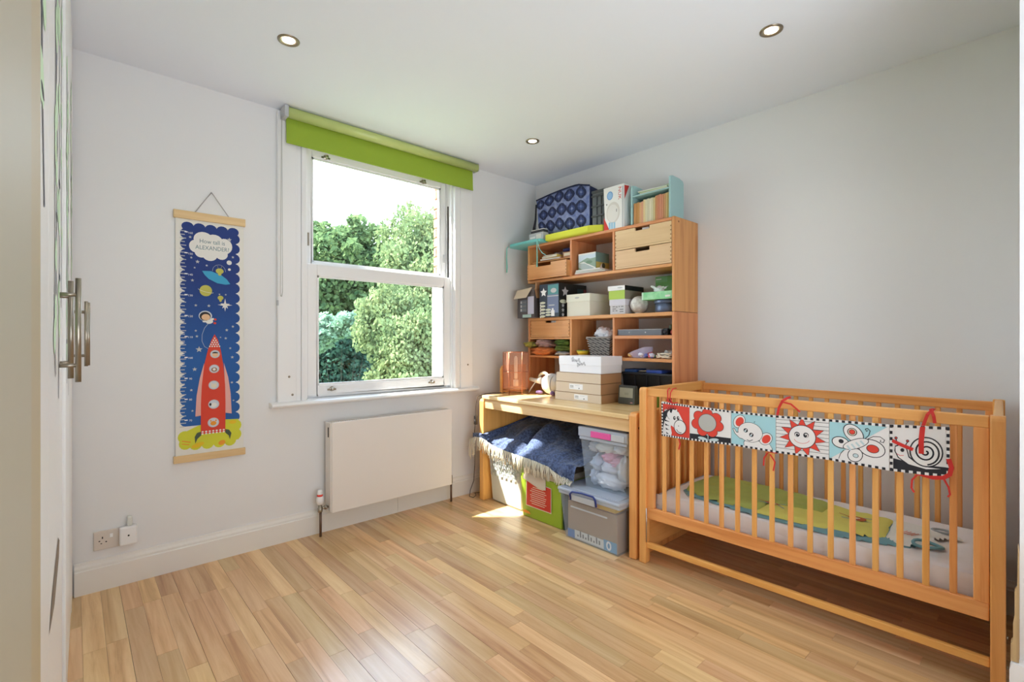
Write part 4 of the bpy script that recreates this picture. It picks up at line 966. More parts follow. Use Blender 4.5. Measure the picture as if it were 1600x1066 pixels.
part('body', MB().box(2.715, 2.776, 2.655, 2.81, 1.9875, 2.045, mat('silver card', C(188,192,196), .4)), t, b=.002)
a = Art((2.715, 2.81, 1.9875), (0,-1,0), (0,0,1)); a.rect(.012,.016,.07,.03,M['white']).rect(.08,.008,.135,.045,M['offw']); part('print', a.mb, t)
part('book', MB().box(2.725, 2.776, 2.66, 2.80, 2.0455, 2.068, mat('dark cover', C(50,52,58), .6)), t, b=.001)
part('book_pages', MB().box(2.727, 2.776, 2.662, 2.798, 2.068, 2.074, M['offw']), t)

# shibori pattern tote bag
t = thing('tote_bag', 'navy tote bag with a white tie dye pattern lying on top of the shelf unit', 'bag', (2.9, 2.52, 2.013))
navyf = mat('navy cloth', C(30,40,74), .85, bump=(80,.3)); mid = mat('bag mid blue', C(58,74,128), .85); pb = mat('bag pale blue', C(140,152,190), .85, var=(24, C(96,112,166)))
bz0 = 2.013; Yl, Yr = 2.812, 2.262
def bagf(u, v, d=0.0):
    bul = .016*math.sin(PI*u)*math.sin(PI*v)
    ztop = 2.333+.028*math.sin(PI*min(1,u*1.15)*.62)-.030*max(0,u-.8)/.2
    x = 2.80-bul-d; y = Yl+(Yr-Yl)*u-.015*(1-v)*(1-u)*2; z = bz0+.062*(1-u)**3*(1-v)+(ztop-bz0)*v*(1-.19*(1-u)**3*0)
    return (x, y, z)
b = MB(); b.grid(lambda u, v: bagf(u, v), 16, 10, pb)
b.grid(lambda u, v: (3.0, bagf(u,v)[1]+.005, bagf(u,v)[2]-.02*v), 16, 10, navyf)
def rim(f1, f2, n): b.grid(lambda u, v: tuple(f1(u)[k]+(f2(u)[k]-f1(u)[k])*v for k in range(3)), n, 3, navyf)
bk = lambda u, v: (3.0, bagf(u,v)[1]+.005, bagf(u,v)[2]-.02*v)
rim(lambda u: bagf(u,1), lambda u: bk(u,1), 16); rim(lambda u: bagf(u,0), lambda u: bk(u,0), 16); rim(lambda v: bagf(0,v), lambda v: bk(0,v), 8); rim(lambda v: bagf(1,v), lambda v: bk(1,v), 8)
part('body', b, t)
def bat(a_, b_, off): q = bagf(max(0,min(1,a_)), max(0,min(1,b_)), off+.001); return Vector(q)
a = Art((0,0,0), (0,-1,0), (0,0,1), at=bat)
def blade(cx, cy, rx, ry):      # dark petal ring with pale cross, split in small pieces that follow the cloth
    N = 16
    for i in range(N):
        q0, q1 = 2*PI*i/N, 2*PI*(i+1)/N; k0 = 1+.16*abs(math.cos(2*q0)); k1 = 1+.16*abs(math.cos(2*q1))
        a.mb.add([a.P(cx+rx*r_*k*math.cos(q), cy+ry*r_*k*math.sin(q)) for r_, q, k in ((.45,q0,1),(1,q0,k0),(1,q1,k1),(.45,q1,1))], [(0,1,2,3)], navyf)
        a.mb.add([a.P(cx+rx*r_*math.cos(q), cy+ry*r_*math.sin(q)) for r_, q in ((.22,q0),(.62,q0),(.62,q1),(.22,q1))], [(0,1,2,3)], mid)
    a.c += 1
    for i in range(6): a.line([(cx, cy-ry*.95+ry*1.9*i/6), (cx, cy-ry*.95+ry*1.9*(i+1)/6)], .003, pb)
    a.line([(cx-rx*.6,cy),(cx,cy)], .003, pb); a.line([(cx,cy),(cx+rx*.6,cy)], .003, pb)
for r in range(3):
    for cidx in range(5): blade(.10+cidx*.19+(.035 if r % 2 else -.02)*(1 if cidx < 4 else 0), .84-r*.32+.02*((cidx*7)%3-1), .080+.008*((cidx+r)%2), .125)
part('pattern', a.mb, t)
part('binding', MB().tube([bagf(u/16, 1, .001) for u in range(17)], .006, navyf, 6), t)
part('strap', MB().tube([(2.80,2.815,2.30),(2.80,2.822,2.18),(2.79,2.83,2.10),(2.79,2.825,2.05)], [.006,.008,.012,.010], mat('bag strap', C(34,36,44), .8), 8), t)

# folded plastic crate
t = thing('folding_crate', 'dark grey ribbed plastic crate standing between the tote bag and the white carton', 'crate', (2.9, 2.2, 2.013))
cg = mat('crate grey', C(92,98,102), .45); cg2 = mat('crate dark', C(66,70,74), .5)
part('body', MB().box(2.812, 3.01, 2.136, 2.248, 2.013, 2.275, cg), t, b=.004)
for z in (2.020, 2.09, 2.16, 2.235): part('rib', MB().box(2.802, 2.8135, 2.134, 2.250, z, z+.012, cg2), t, b=.002)
for y in (2.16, 2.20): part('rib', MB().box(2.805, 2.8135, y, y+.007, 2.02, 2.25, cg2), t, b=.001)
part('handle_rim', MB().box(2.805, 3.012, 2.134, 2.250, 2.262, 2.282, cg2), t, b=.004)

# breast pump carton
t = thing('pump_carton', 'tall white carton with red flashes and a round picture beside the teal bookcase', 'box', (2.86, 2.01, ZT_))
wc = mat('carton white', C(232,232,230), .5)
part('carton', MB().tbox((2.755,2.995,1.930,2.088), (2.755,2.995,1.932,2.102), ZT_, 2.256, wc), t, b=.0015)
a = Art((2.755, 2.102, ZT_), (0,-1,0), (0,0,1)); rd = mat('carton red', C(206,52,44), .6)
a.ell(.055,.235,.025,.030,mat('sticker blue', C(110,160,214), .6)).ell(.055,.235,.019,.023,mat('sticker light', C(150,190,230), .6))
a.text('NUK', .137, .235, .085, .024, rd, -PI/2)
a.ell(.082,.115,.056,.073,mat('picture grey', C(210,206,200), .5),0,30).ell(.078,.11,.046,.060,mat('picture grey2', C(222,220,216), .5),0,30).rect(.108,.115,.112,.135,M['ink']).ell(.028,.178,.005,.006,M['grey'])
a.poly([(.004,.0),(.05,.0),(.02,.06),(.004,.09)],rd)
for q in range(3): a.rect(.045+q*.020,.004,.060+q*.020,.05-.002*q,mat('ampoule blue', C(150,196,224), .6))
a.rect(.155,.0,.166,.28,M['lgrey']); part('print', a.mb, t)
a = Art((2.755, 1.9315, ZT_), (1,0,0), (0,0,1)); a.poly([(.005,.285),(.005,.19),(.06,.29)],rd).rect(.02,.01,.035,.045,rd).rect(.06,.03,.2,.034,M['lgrey']).rect(.06,.05,.2,.052,M['lgrey']); part('print', a.mb, t)

# teal mini bookcase with paperbacks
t = thing('mini_bookcase', 'small pale teal bookcase on the right end of the shelf unit top', 'bookcase', (2.84, 1.72, ZT_))
tl = mat('pale teal paint', C(160,196,196), .6)
def curved(y0, y1): return MB().prism([(2.755,ZT_),(2.755,2.215),(2.762,2.224),(2.78,2.228),(2.86,2.226),(2.905,2.215),(2.915,2.20),(2.915,ZT_)], 'y', y0, y1, tl)
part('side_panel', curved(1.586, 1.600), t, b=.002); part('side_panel', curved(1.866, 1.878), t, b=.002)
part('shelf_board', MB().box(2.757, 2.912, 1.600, 1.866, 2.146, 2.155, tl), t, b=.001)
part('back_board', MB().box(2.900, 2.912, 1.600, 1.866, ZT_, 2.155, tl), t)
t = thing('paper_pile', 'pale leaflets lying on the small teal bookcase', 'papers', (2.83, 1.72, 2.1555))
for q in range(3): part('sheet', MB().obox((2.83, 1.715+.008*q, 2.161+q*.006), (.13, .20, .005), (.0, .0, .05*q), (M['cream'], mat('leaf green paper', C(170,196,150), .8), M['offw'])[q]), t)
part('leaning_card', MB().add([(2.86,1.84,2.156),(2.86,1.61,2.156),(2.875,1.61,2.222),(2.875,1.75,2.212),(2.862,1.84,2.156),(2.864,1.61,2.156),(2.879,1.61,2.222),(2.879,1.75,2.212)], [(0,1,2,3),(4,7,6,5),(0,4,5,1),(1,5,6,2),(2,6,7,3),(3,7,4,0)], mat('card green', C(186,200,166), .8)), t)
y = 1.862; tones = [(206,150,96),(188,134,78),(196,146,88),(214,166,120),(214,160,128),(222,200,150),(216,210,176),(206,200,172),(222,214,188),(210,204,170),(206,190,140),(196,140,96),(198,132,100),(204,140,110),(200,136,104),(190,140,96),(188,160,108),(178,160,98)]
names = ['leftmost']; k = 0
nth = ['first','second','third','fourth','fifth','sixth','seventh','eighth','ninth','tenth','eleventh','twelfth','thirteenth','fourteenth','fifteenth','sixteenth','seventeenth','eighteenth']
wds = ['tan','brown tan','tan','peach','salmon','buff','cream','cream','ivory','cream','straw','rust','rose','rose','rust','brown','olive','olive']
for i, tcol in enumerate(tones):
    w = .0146 if i < 17 else .0125; hh = (.155 if 5 <= i else .145)+(.008 if i > 10 else 0)+random.uniform(-.003,.003)
    c_ = mat('spine', C(*tcol), .8); bo = thing('paperback', f'{nth[i]} paperback from the left in the teal bookcase, {wds[i]} spine', 'book', (2.83, y-w/2, ZT_), 'paperbacks in the teal bookcase')
    part('cover', MB().box(2.764, 2.878, y-w+.0006, y-.0006, ZT_, ZT_+hh, c_), bo, b=.001)
    part('pages', MB().box(2.768, 2.880, y-w+.002, y-.002, ZT_+.002, ZT_+hh+.0008, M['cream']), bo)
    y -= w

# ------------------------------------------------------------------ upper bays
zsh = 1.8255
for i, (lab, y0, y1, zz, hgt, x0, colr, rz) in enumerate((
    ('salmon pink book at the bottom of the pile in the top left bay', 2.53, 2.74, zsh, .016, 2.772, (214,160,130), .05),
    ('yellow picture book on the pile in the top left bay', 2.545, 2.72, zsh+.0165, .018, 2.78, (222,196,90), -.06),
    ('cream booklet on the yellow picture book in the top left bay', 2.56, 2.71, zsh+.035, .006, 2.785, (222,206,180), .03))):
    bo = thing('book', lab, 'book', (2.86, (y0+y1)/2, zz)); 
    part('cover', MB().obox((2.87,(y0+y1)/2,zz+hgt/2), (.20,y1-y0,hgt), (0,0,rz), mat('cover', C(*colr), .6)), bo, b=.001)
    part('pages', MB().obox((2.868,(y0+y1)/2,zz+hgt/2), (.204,y1-y0-.01,hgt*.6), (0,0,rz), M['offw']), bo)
bo = thing('book', 'wooden toned box file in the right of the top left bay', 'book', (2.86, 2.45, zsh)); part('cover', MB().box(2.775, 2.97, 2.41, 2.50, zsh, zsh+.042, mat('box tan', C(176,124,88), .6)), bo, b=.001); part('spine_label', MB().box(2.7742, 2.7752, 2.42, 2.49, zsh+.012, zsh+.034, M['cream']), bo)
bo = thing('pouch', 'dark blue soft pouch on the box file in the top left bay', 'pouch', (2.86, 2.47, zsh+.043)); part('body', MB().ball((2.84,2.475,zsh+.062), (.065,.068,.018), mat('pouch blue', C(52,56,120), .8), 16, 8, lambda d: 1+.08*math.sin(7*d.y)), bo); part('zip', MB().tube([(2.777,2.52,zsh+.064),(2.774,2.475,zsh+.066),(2.777,2.43,zsh+.063)], .002, M['ink'], 6), bo)
# mid bay: landscape photo box on a slanting pile of magazines
zs = 1.6745
for i, (lab, colr, hgt, y0, y1, x0, rz) in enumerate((('pink edged magazine at the bottom of the magazine pile, jutting out', (204,150,136), .006, 2.10, 2.36, 2.700, .34),('white magazine second from the bottom of the pile', (212,214,210), .008, 2.13, 2.36, 2.73, .26),('grey white magazine in the middle of the pile', (196,200,196), .008, 2.12, 2.36, 2.745, .16),('white magazine on top of the magazine pile', (226,226,224), .007, 2.10, 2.36, 2.74, .10))):
    bo = thing('magazine', lab, 'magazine', (2.85, 2.24, zs), 'magazines under the photo box')
    cc = mat('magazine', C(*colr), .5)
    part('pages', MB().obox((2.855-.006*i, 2.225, zs+hgt/2), (.225, .27-.02*i, hgt-.0004), (0,0,rz*.45), cc), bo, b=.0008)
    part('cover', MB().obox((2.855-.006*i, 2.225, zs+hgt-.0002), (.2255, .2705-.02*i, .0004), (0,0,rz*.45), M['offw']), bo); zs += hgt+.0004
t = thing('photo_box', 'box with a green mountain landscape picture on its front', 'box', (2.87, 2.27, zs))
pbx = mat('box teal side', C(110,150,146), .6)
part('box', MB().box(2.782, 2.94, 2.192, 2.352, zs, zs+.128, pbx), t, b=.001)
a = Art((2.782, 2.352, zs), (0,-1,0), (0,0,1)); a.rect(.0,.0,.16,.128,mat('pic sky', C(196,214,226), .5)).poly([(0,.0),(0,.062),(.04,.078),(.08,.092),(.11,.084),(.16,.088),(.16,0)],mat('pic hills', C(138,162,144), .5)).poly([(0,.0),(0,.055),(.05,.06),(.16,.012),(.16,0)],mat('pic road', C(170,184,184), .5)).poly([(0,.06),(.06,.055),(.16,.005),(.16,.016),(.05,.066)],M['offw']).poly([(0,0),(.06,0),(0,.03)],mat('pic grass', C(120,150,120), .5)).ell(.10,.06,.03,.012,mat('pic trees', C(110,140,116), .5)).rect(0,.118,.16,.128,M['offw']); part('print', a.mb, t)
a = Art((2.782, 2.1915, zs), (1,0,0), (0,0,1)); a.rect(.002,.0,.156,.058,mat('pic yellow', C(190,178,96), .5)).poly([(.03,0),(.07,.05),(.10,0)],M['offw']).ell(.09,.035,.02,.02,mat('pic dark green', C(74,84,64), .5)); part('print', a.mb, t)

# ------------------------------------------------------------------ middle open shelf
zm = 1.3745
t = thing('opened_carton', 'small dark carton with open brown flaps at the left end of the middle shelf', 'box', (2.80, 2.85, zm))
dc = mat('carton dark grey', C(84,78,80), .6)
b = MB(); b.box(2.70, 2.703, 2.735, 2.93, zm, 1.60, dc); b.box(2.87, 2.873, 2.735, 2.93, zm, 1.60, dc); b.box(2.703, 2.87, 2.735, 2.738, zm, 1.60, dc); b.box(2.703, 2.87, 2.927, 2.93, zm, 1.60, dc); b.box(2.703, 2.87, 2.738, 2.927, zm, zm+.003, dc); part('carton', b, t)
part('flap', MB().add([(2.70,2.935,1.60),(2.70,2.76,1.615),(2.672,2.80,1.535),(2.672,2.95,1.53),(2.702,2.935,1.602),(2.702,2.76,1.617),(2.674,2.80,1.535),(2.674,2.95,1.53)], [(0,1,2,3),(4,7,6,5),(0,4,5,1),(1,5,6,2),(2,6,7,3),(3,7,4,0)], M['card']), t, label='pale brown flap folded down at the front')
part('flap', MB().add([(2.703,2.735,1.60),(2.87,2.735,1.60),(2.85,2.722,1.53),(2.715,2.722,1.53),(2.703,2.7375,1.602),(2.87,2.7375,1.602),(2.85,2.7245,1.53),(2.715,2.7245,1.53)], [(0,1,2,3),(4,7,6,5),(0,4,5,1),(1,5,6,2),(2,6,7,3),(3,7,4,0)], M['card2']), t, label='brown flap folded down at the right')
part('flap', MB().box(2.71, 2.87, 2.725, 2.735, 1.6005, 1.652, M['card2']), t)
a = Art((2.70, 2.93, zm), (0,-1,0), (0,0,1)); a.rect(.12,.03,.19,.17,mat('panel lilac', C(198,200,222), .5)).rect(.03,.05,.11,.145,mat('panel slate', C(96,104,116), .5))
for q in range(3): a.rect(.036,.055+q*.031,.052,.074+q*.031,M['lgrey']).rect(.058,.06+q*.031,.10,.07+q*.031,M['grey'])
a.rect(.06,.004,.16,.028,mat('panel mint', C(170,200,196), .5)); part('print', a.mb, t)

t = thing('bottle_set_carton', 'dark blue carton with white stars and bottle pictures on the middle shelf', 'box', (2.86, 2.56, zm))
db = mat('carton navy', C(44,54,70), .45); nb = mat('carton black', C(34,36,36), .5)
part('carton', MB().box(2.70, 3.02, 2.474, 2.678, zm, 1.628, db), t, b=.001)
a = Art((2.70, 2.678, zm), (0,-1,0), (0,0,1)); sb = mat('panel blue grey', C(112,124,156), .5); mint = mat('panel teal', C(84,146,148), .5); cup = mat('panel ivory', C(206,210,190), .5)
a.rect(.085,.03,.2,.17,sb).rect(.09,.17,.2,.245,mint).rect(.085,.155,.2,.162,M['lgrey']).ell(.15,.20,.03,.018,M['lgrey']).star(.045,.19,.036,M['white'],5,.5)
for q in range(5): a.ell(.035,.11-q*.026,.030,.009,cup).star(.012,.095-q*.024,.008,M['white'],5,.5)
for q in range(3): a.ell(.095,.055-q*.02,.03,.008,cup)
a.rect(.125,.005,.16,.05,M['white']).rect(.133,.05,.15,.065,M['white']).rect(.10,.085,.16,.093,M['lgrey']); part('print', a.mb, t)
a = Art((2.70, 2.4735, zm), (1,0,0), (0,0,1)); a.rect(0,0,.32,.253,nb).star(.07,.19,.04,M['lgrey'],5,.5).ell(.05,.115,.04,.015,cup).rect(.21,.17,.28,.22,mat('panel dark teal', C(50,80,82), .5)).rect(.285,.13,.318,.22,mat('panel maroon', C(120,52,60), .5)).ell(.30,.17,.012,.02,M['lgrey'])
for q in range(3): a.star(.045,.085-q*.035,.017,M['lgrey'],5,.5)
part('print', a.mb, t)
def lidbox(name, lab, x0, x1, y0, y1, z0, z1, zl, body, lid, lip=.004, cat='box', arts=None):
    t = thing(name, lab, cat, ((x0+x1)/2,(y0+y1)/2,z0))
    part('box_body', MB().box(x0, x1, y0, y1, z0, zl+.01, body), t, b=.001)
    part('lid', MB().box(x0-lip, x1+.001, y0-lip, y1+lip, zl, z1, lid), t, b=.0015)
    return t
ivory = mat('ivory card', C(224,222,208), .6)
t = lidbox('lidded_box', 'ivory lidded storage box on the middle shelf', 2.752, 3.00, 2.222, 2.438, zm, 1.536, 1.48, ivory, mat('ivory lid', C(230,230,216), .6))
a = Art((2.747, 2.442, 1.48), (0,-1,0), (0,0,1)); a.text('storage', .105, .028, .05, .009, M['lgrey']) if False else a.ell(.105,.028,.022,.006,M['lgrey']); part('label', a.mb, t)
t = lidbox('shoe_box', 'white shoe box with a lettered label under the green box', 2.778, 3.0, 1.938, 2.062, zm, 1.478, 1.436, mat('shoebox label', C(206,204,206), .6), mat('shoebox lid', C(214,212,222), .6))
a = Art((2.778, 2.062, zm), (0,-1,0), (0,0,1))
for (x, z, w) in ((.02,.05,.02),(.045,.048,.018),(.07,.05,.012),(.09,.05,.02),(.02,.035,.03),(.02,.022,.016),(.045,.022,.016),(.08,.03,.03),(.08,.015,.03)): a.rect(x,z,x+w,z+.006,M['grey'])
part('print', a.mb, t)
t = lidbox('shoe_box', 'lime green shoe box with a white and black lid on the middle shelf', 2.778, 3.0, 1.942, 2.074, 1.4785, 1.571, 1.539, mat('lime card', C(178,206,88), .6), M['black'])
a = Art((2.774, 2.078, 1.539), (0,-1,0), (0,0,1)); a.rect(0,0,.14,.032,M['white']).ell(.10,.017,.022,.005,M['lgrey']); part('print', a.mb, t)
a = Art((2.778, 1.9415, 1.4785), (1,0,0), (0,0,1)); a.rect(0,0,.222,.060,mat('taupe side', C(150,142,126), .7)); part('side_print', a.mb, t)
t = thing('globe_lamp', 'mottled white glass globe on the middle shelf', 'ornament', (2.86, 1.872, zm))
part('globe', MB().ball((2.845,1.872,zm+.062), .060, mat('mottled globe', C(222,220,214), .4, var=(35, C(190,184,176))), 28, 18), t)
part('foot', MB().lathe([(0,0),(.028,0),(.026,.006),(.02,.012),(0,.012)], (2.845,1.872,zm), M['offw'], 20), t)
t = thing('round_tin', 'slate blue round tin under the tissue box', 'tin', (2.865, 1.675, zm))
tin = mat('slate blue tin', C(96,108,134), .3, metal=.3)
part('body', MB().lathe([(0,0),(.078,0),(.080,.002),(.080,.066),(0,.066)], (2.862,1.668,zm), tin, 40), t)
part('lid', MB().lathe([(.080,.060),(.085,.061),(.086,.064),(.086,.080),(.083,.083),(0,.083)], (2.862,1.668,zm), tin, 40), t)
t = thing('tissue_box', 'mint green tissue box with a white tissue standing out of it', 'tissue box', (2.86, 1.69, 1.4585))
mg = mat('mint print', C(120,200,136), .5, var=(18, C(168,224,176)))
part('carton', MB().box(2.765, 2.885, 1.576, 1.800, 1.4585, 1.508, mg), t, b=.0015)
a = Art((2.765,1.800,1.4585), (0,-1,0), (0,0,1)); a.rect(.17,.012,.205,.024,M['offw']).rect(.0,.0,.012,.05,mat('mint light', C(200,232,206), .5)); part('print', a.mb, t)
b = MB()
def tis(u, v):
    q = 2*PI*u; r = (.010+.040*v**.8)*(1+.22*math.sin(5*q+1)+.12*math.sin(11*q)); return (2.825+r*.6*math.cos(q), 1.712+r*math.sin(q)*1.05, 1.507+.052*(v**.5)*(.70+.30*math.sin(3*q+.5)*math.cos(q*2)))
b.grid(tis, 60, 8, mat('tissue', C(236,236,238), .9)); b.ball((2.825,1.71,1.523), (.022,.036,.024), mat('tissue in', C(232,232,234), .9), 20, 12, lambda d: 1+.3*mnoise.noise((d.x*4,d.y*4,d.z*4))+.12*mnoise.noise((d.x*11,d.y*11,d.z*11))); part('tissue', b, t)
t = thing('green_carton', 'leaf green carton standing behind the tissue box', 'box', (2.97, 1.70, zm))
part('carton', MB().box(2.95, 3.03, 1.60, 1.812, zm, 1.628, mat('leaf green card', C(88,154,66), .5)), t, b=.001)
a = Art((2.95,1.812,zm), (0,-1,0), (0,0,1)); a.rect(.0,.215,.09,.25,mat('green2', C(104,166,100), .5)).rect(.005,.232,.045,.238,M['offw']).rect(0,.10,.2,.135,mat('green3', C(126,176,130), .5)); part('print', a.mb, t)

# ------------------------------------------------------------------ lower bays
def softlump(name, c, r, m, par, seed=0, amp=.12, fr=5):
    return part(name, MB().ball(c, r, m, 28, 18, lambda d: 1+amp*mnoise.noise((d.x*fr*.5+seed, d.y*fr*.5, d.z*fr*.5))+.5*amp*mnoise.noise((d.x*fr+seed, d.y*fr, d.z*fr))), par)
zl = 1.0765
def cloth_roll(lab, y0, y1, z0, hgt, x0, m, seed, cat='cloth'):
    t = thing('folded_cloth', lab, cat, ((x0+2.98)/2,(y0+y1)/2,z0), 'folded baby clothes in the lower left bay')
    part('fold', MB().ball(((x0+2.96)/2, (y0+y1)/2, z0+hgt*.52), ((2.95-x0)/2, (y1-y0)/2*.93, hgt*.52), m, 40, 22, lambda d: 1+.34*mnoise.noise((d.x*3+seed, d.y*3.6, d.z*2))+.18*mnoise.noise((d.x*6+seed, d.y*9, d.z*7))), t)
    part('fold', MB().ball(((x0+2.93)/2, (y0+y1)/2+.012, z0+hgt*.80), ((2.92-x0)/2, (y1-y0)/2*.75, hgt*.34), m, 30, 16, lambda d: 1+.3*mnoise.noise((d.x*3-seed, d.y*4, d.z*3))+.14*mnoise.noise((d.x*8, d.y*11+seed, d.z*8))), t)
    return t
cloth_roll('orange folded baby clothes at the bottom of the lower left bay', 2.585, 2.825, zl, .060, 2.695, mat('orange knit', C(226,132,72), .9, bump=(90,.5)), 1)
cloth_roll('white and grey folded cloth beside the orange clothes', 2.41, 2.575, zl, .034, 2.72, mat('white grey cloth', C(196,192,190), .9, bump=(90,.5)), 2)
cloth_roll('olive green folded clothes beside the patterned bundle', 2.41, 2.575, zl+.032, .046, 2.715, mat('olive cloth', C(122,136,56), .9, bump=(90,.5), var=(20, C(92,108,44))), 3)
cloth_roll('dark green folded clothes at the top right of the lower left bay', 2.41, 2.59, zl+.076, .044, 2.72, mat('green cloth', C(104,134,52), .9, bump=(90,.5), var=(16, C(70,92,38))), 4)
cloth_roll('pink and grey patterned clothes bundle on the orange clothes', 2.605, 2.775, zl+.056, .066, 2.70, mat('pink grey print', C(176,140,136), .9, bump=(90,.5), var=(30, C(136,110,100))), 5)
cloth_roll('yellow olive clothes bundle poking out at the left edge of the bay', 2.765, 2.845, zl+.056, .046, 2.665, mat('yellow olive', C(176,164,72), .9, bump=(90,.5), var=(30, C(90,78,44))), 6)

# wicker basket with a white cloth in it
t = thing('wicker_basket', 'dark grey wicker basket filled with white cloth in the lower middle bay', 'basket', (2.87, 2.155, zl))
wk = mat('wicker dark', C(92,88,86), .7); wk2 = mat('wicker light', C(150,144,138), .7)
def ringat(k, z, off, ph):
    hx, hy = .062+.026*k, .072+.026*k; pts = []
    for (ax, ay, bx, by) in ((-1,-1,1,-1),(1,-1,1,1),(1,1,-1,1),(-1,1,-1,-1)):
        for i in range(9):
            tt = i/9; x = (ax+(bx-ax)*tt)*hx; y = (ay+(by-ay)*tt)*hy; nx_, ny_ = (0,ay) if ay == by else (ax,0)
            o_ = off*math.sin(PI*(i+ph)); o_ = off if (i+ph) % 2 == 0 else -off
            pts.append((2.85+x+nx_*o_, 2.155+y+ny_*o_, z))
    return pts
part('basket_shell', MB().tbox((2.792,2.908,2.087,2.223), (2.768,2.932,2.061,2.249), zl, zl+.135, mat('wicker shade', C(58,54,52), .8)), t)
for r in range(15):
    part('weave', MB().tube(ringat(r/15, zl+.005+r*.0088, .0035, r % 2), .0042, wk if r % 3 else wk2, 5, closed=True), t)
wb = MB()
for r in range(15):
    k_ = r/15; hx, hy = .062+.026*k_+.006, .072+.026*k_+.006; z_ = zl+.005+r*.0088
    for q in range(9):
        if (q+r) % 2: continue
        y_ = 2.155-hy+2*hy*(q+.5)/9; wb.obox((2.85-hx, y_, z_), (.004, 2*hy/9*1.15, .0062), (0.25,0,0), wk2); x_ = 2.85-hx+2*hx*(q+.5)/9; wb.obox((x_, 2.155-hy, z_), (2*hx/9*1.15, .004, .0062), (0,-.25,0), wk2)
part('woven_strand', wb, t, kind='stuff')
part('rim', MB().tube(ringat(1.1, zl+.139, 0, 0), .0055, wk2, 6, closed=True), t)
t = thing('white_cloth', 'crumpled white cloth heaped in the wicker basket', 'cloth', (2.85, 2.15, 1.2165))
wcl = mat('white muslin', C(232,232,238), .9, bump=(60,.6))
softlump('heap', (2.845,2.17,1.243), (.055,.062,.046), wcl, t, 2, .35, 6); softlump('heap', (2.835,2.10,1.232), (.045,.032,.036), wcl, t, 8, .5, 8)
t = thing('toy_boat', 'yellow toy bowl with a purple figure beside the wicker basket', 'toy', (2.80, 2.335, zl))
part('hull', MB().lathe([(0,.004),(.025,.006),(.042,.024),(.047,.042),(.043,.042),(.036,.026),(0,.012)], (2.80,2.325,zl), mat('toy yellow', C(222,192,50), .4), 24), t)
part('figure', MB().ball((2.80,2.315,zl+.034), (.016,.016,.018), mat('toy purple', C(130,104,150), .5), 12, 8), t)
part('rim', MB().tube([(2.80+.046*math.cos(q*PI/10), 2.325+.046*math.sin(q*PI/10), zl+.043) for q in range(20)], .003, mat('toy green', C(130,160,70), .5), 6, closed=True), t)
t = thing('toy_block', 'teal toy cup in the shade behind the yellow toy bowl', 'toy', (2.86, 2.27, zl)); part('cup', MB().lathe([(0,0),(.022,0),(.027,.04),(.024,.04),(.019,.004),(0,.004)], (2.905,2.31,zl), mat('toy teal', C(40,92,100), .5), 20), t); part('rim', MB().lathe([(.027,.038),(.029,.04),(.027,.043),(.024,.04)], (2.905,2.31,zl), mat('toy teal rim', C(60,120,124), .5), 20), t)

t = thing('grey_binder', 'flat slate grey binder lying in the upper right small bay', 'binder', (2.88, 1.82, 1.2285))
part('case', MB().box(2.762, 2.98, 1.656, 1.988, 1.2285, 1.266, mat('slate binder', C(104,108,116), .5)), t, b=.002)
part('top_edge', MB().box(2.761, 2.98, 1.655, 1.989, 1.266, 1.269, M['lgrey']), t)
for y in (1.893, 1.770): part('rivet', MB().lathe([(0,-.002),(.004,-.0015),(.004,0)], (2.7615,y,1.248), M['white'], 12, 'x'), t)
t = thing('camera', 'small black camera beside the grey binder', 'camera', (2.82, 1.635, 1.2285)); part('body', MB().box(2.775, 2.82, 1.619, 1.652, 1.2285, 1.272, M['black']), t, b=.003); part('lens', MB().lathe([(0,-.012),(.010,-.012),(.011,0)], (2.775,1.635,1.25), M['ink'], 16, 'x'), t)
t = thing('small_toy', 'green and red little toy figure at the right end of the small bay', 'toy', (2.80, 1.595, 1.2285))
part('body', MB().ball((2.80,1.594,1.247), (.020,.018,.018), mat('toy red', C(176,74,60), .5), 14, 10), t); part('head', MB().ball((2.80,1.604,1.280), (.019,.019,.019), mat('toy dark green', C(60,74,54), .5), 14, 10), t); part('ear', MB().ball((2.79,1.584,1.285), .011, mat('toy orange', C(210,160,90), .5), 10, 8), t)
# right bay below: plastic tub with toys, tangle of cord
zr = 1.0785
t = thing('plastic_bag', 'clear lilac plastic bag with small items in the lower right small bay', 'bag', (2.83, 1.85, zr))
lil = plastic('lilac film', C(206,206,236), (.9,.9,1,1), .6, .2)
b = MB()
def pbg(u, v):
    q = 2*PI*u; k = math.sin(PI*min(1,v*1.0)*.5); hh = .034+.05*(1-abs((math.sin(q)+.55)))*.4; rr = (.05+.02*v)
    return (2.83+rr*.85*math.cos(q)*(1+.12*math.sin(5*q)), 1.855+.088*math.sin(q)*(.75+.35*v)*(1+.08*math.sin(4*q+v*3)), zr+.0005+(.03+.045*max(0,-math.sin(q+.5)))*v)
b.grid(pbg, 48, 8, lil); part('film', b, t)
for q, cc in enumerate(((226,180,110),(214,120,110),(120,130,200),(232,230,240),(110,120,190),(200,90,100),(220,220,236))):
    softlump('item', (2.80+.012*(q%3), 1.905-.026*q, zr+.018+.006*(q%2)), (.018,.022,.015), mat('item', C(*cc), .5), t, q, .3, 5)
t = thing('toy_blocks', 'small coloured plastic toys between the lilac bag and the white cord', 'toys', (2.83, 1.735, zr))
for q, cc in enumerate(((200,80,90),(96,100,190),(80,140,110),(196,70,80),(70,110,90))): part('piece', MB().obox((2.79+.01*q, 1.757-.012*q, zr+.014), (.018,.013,.02+.006*(q%2)), (.3*q,.2,.5*q), mat('piece', C(*cc), .5)), t, b=.002)
t = thing('string_tangle', 'tangle of white cord and grey cloth in the lower right small bay', 'cord', (2.83, 1.64, zr))
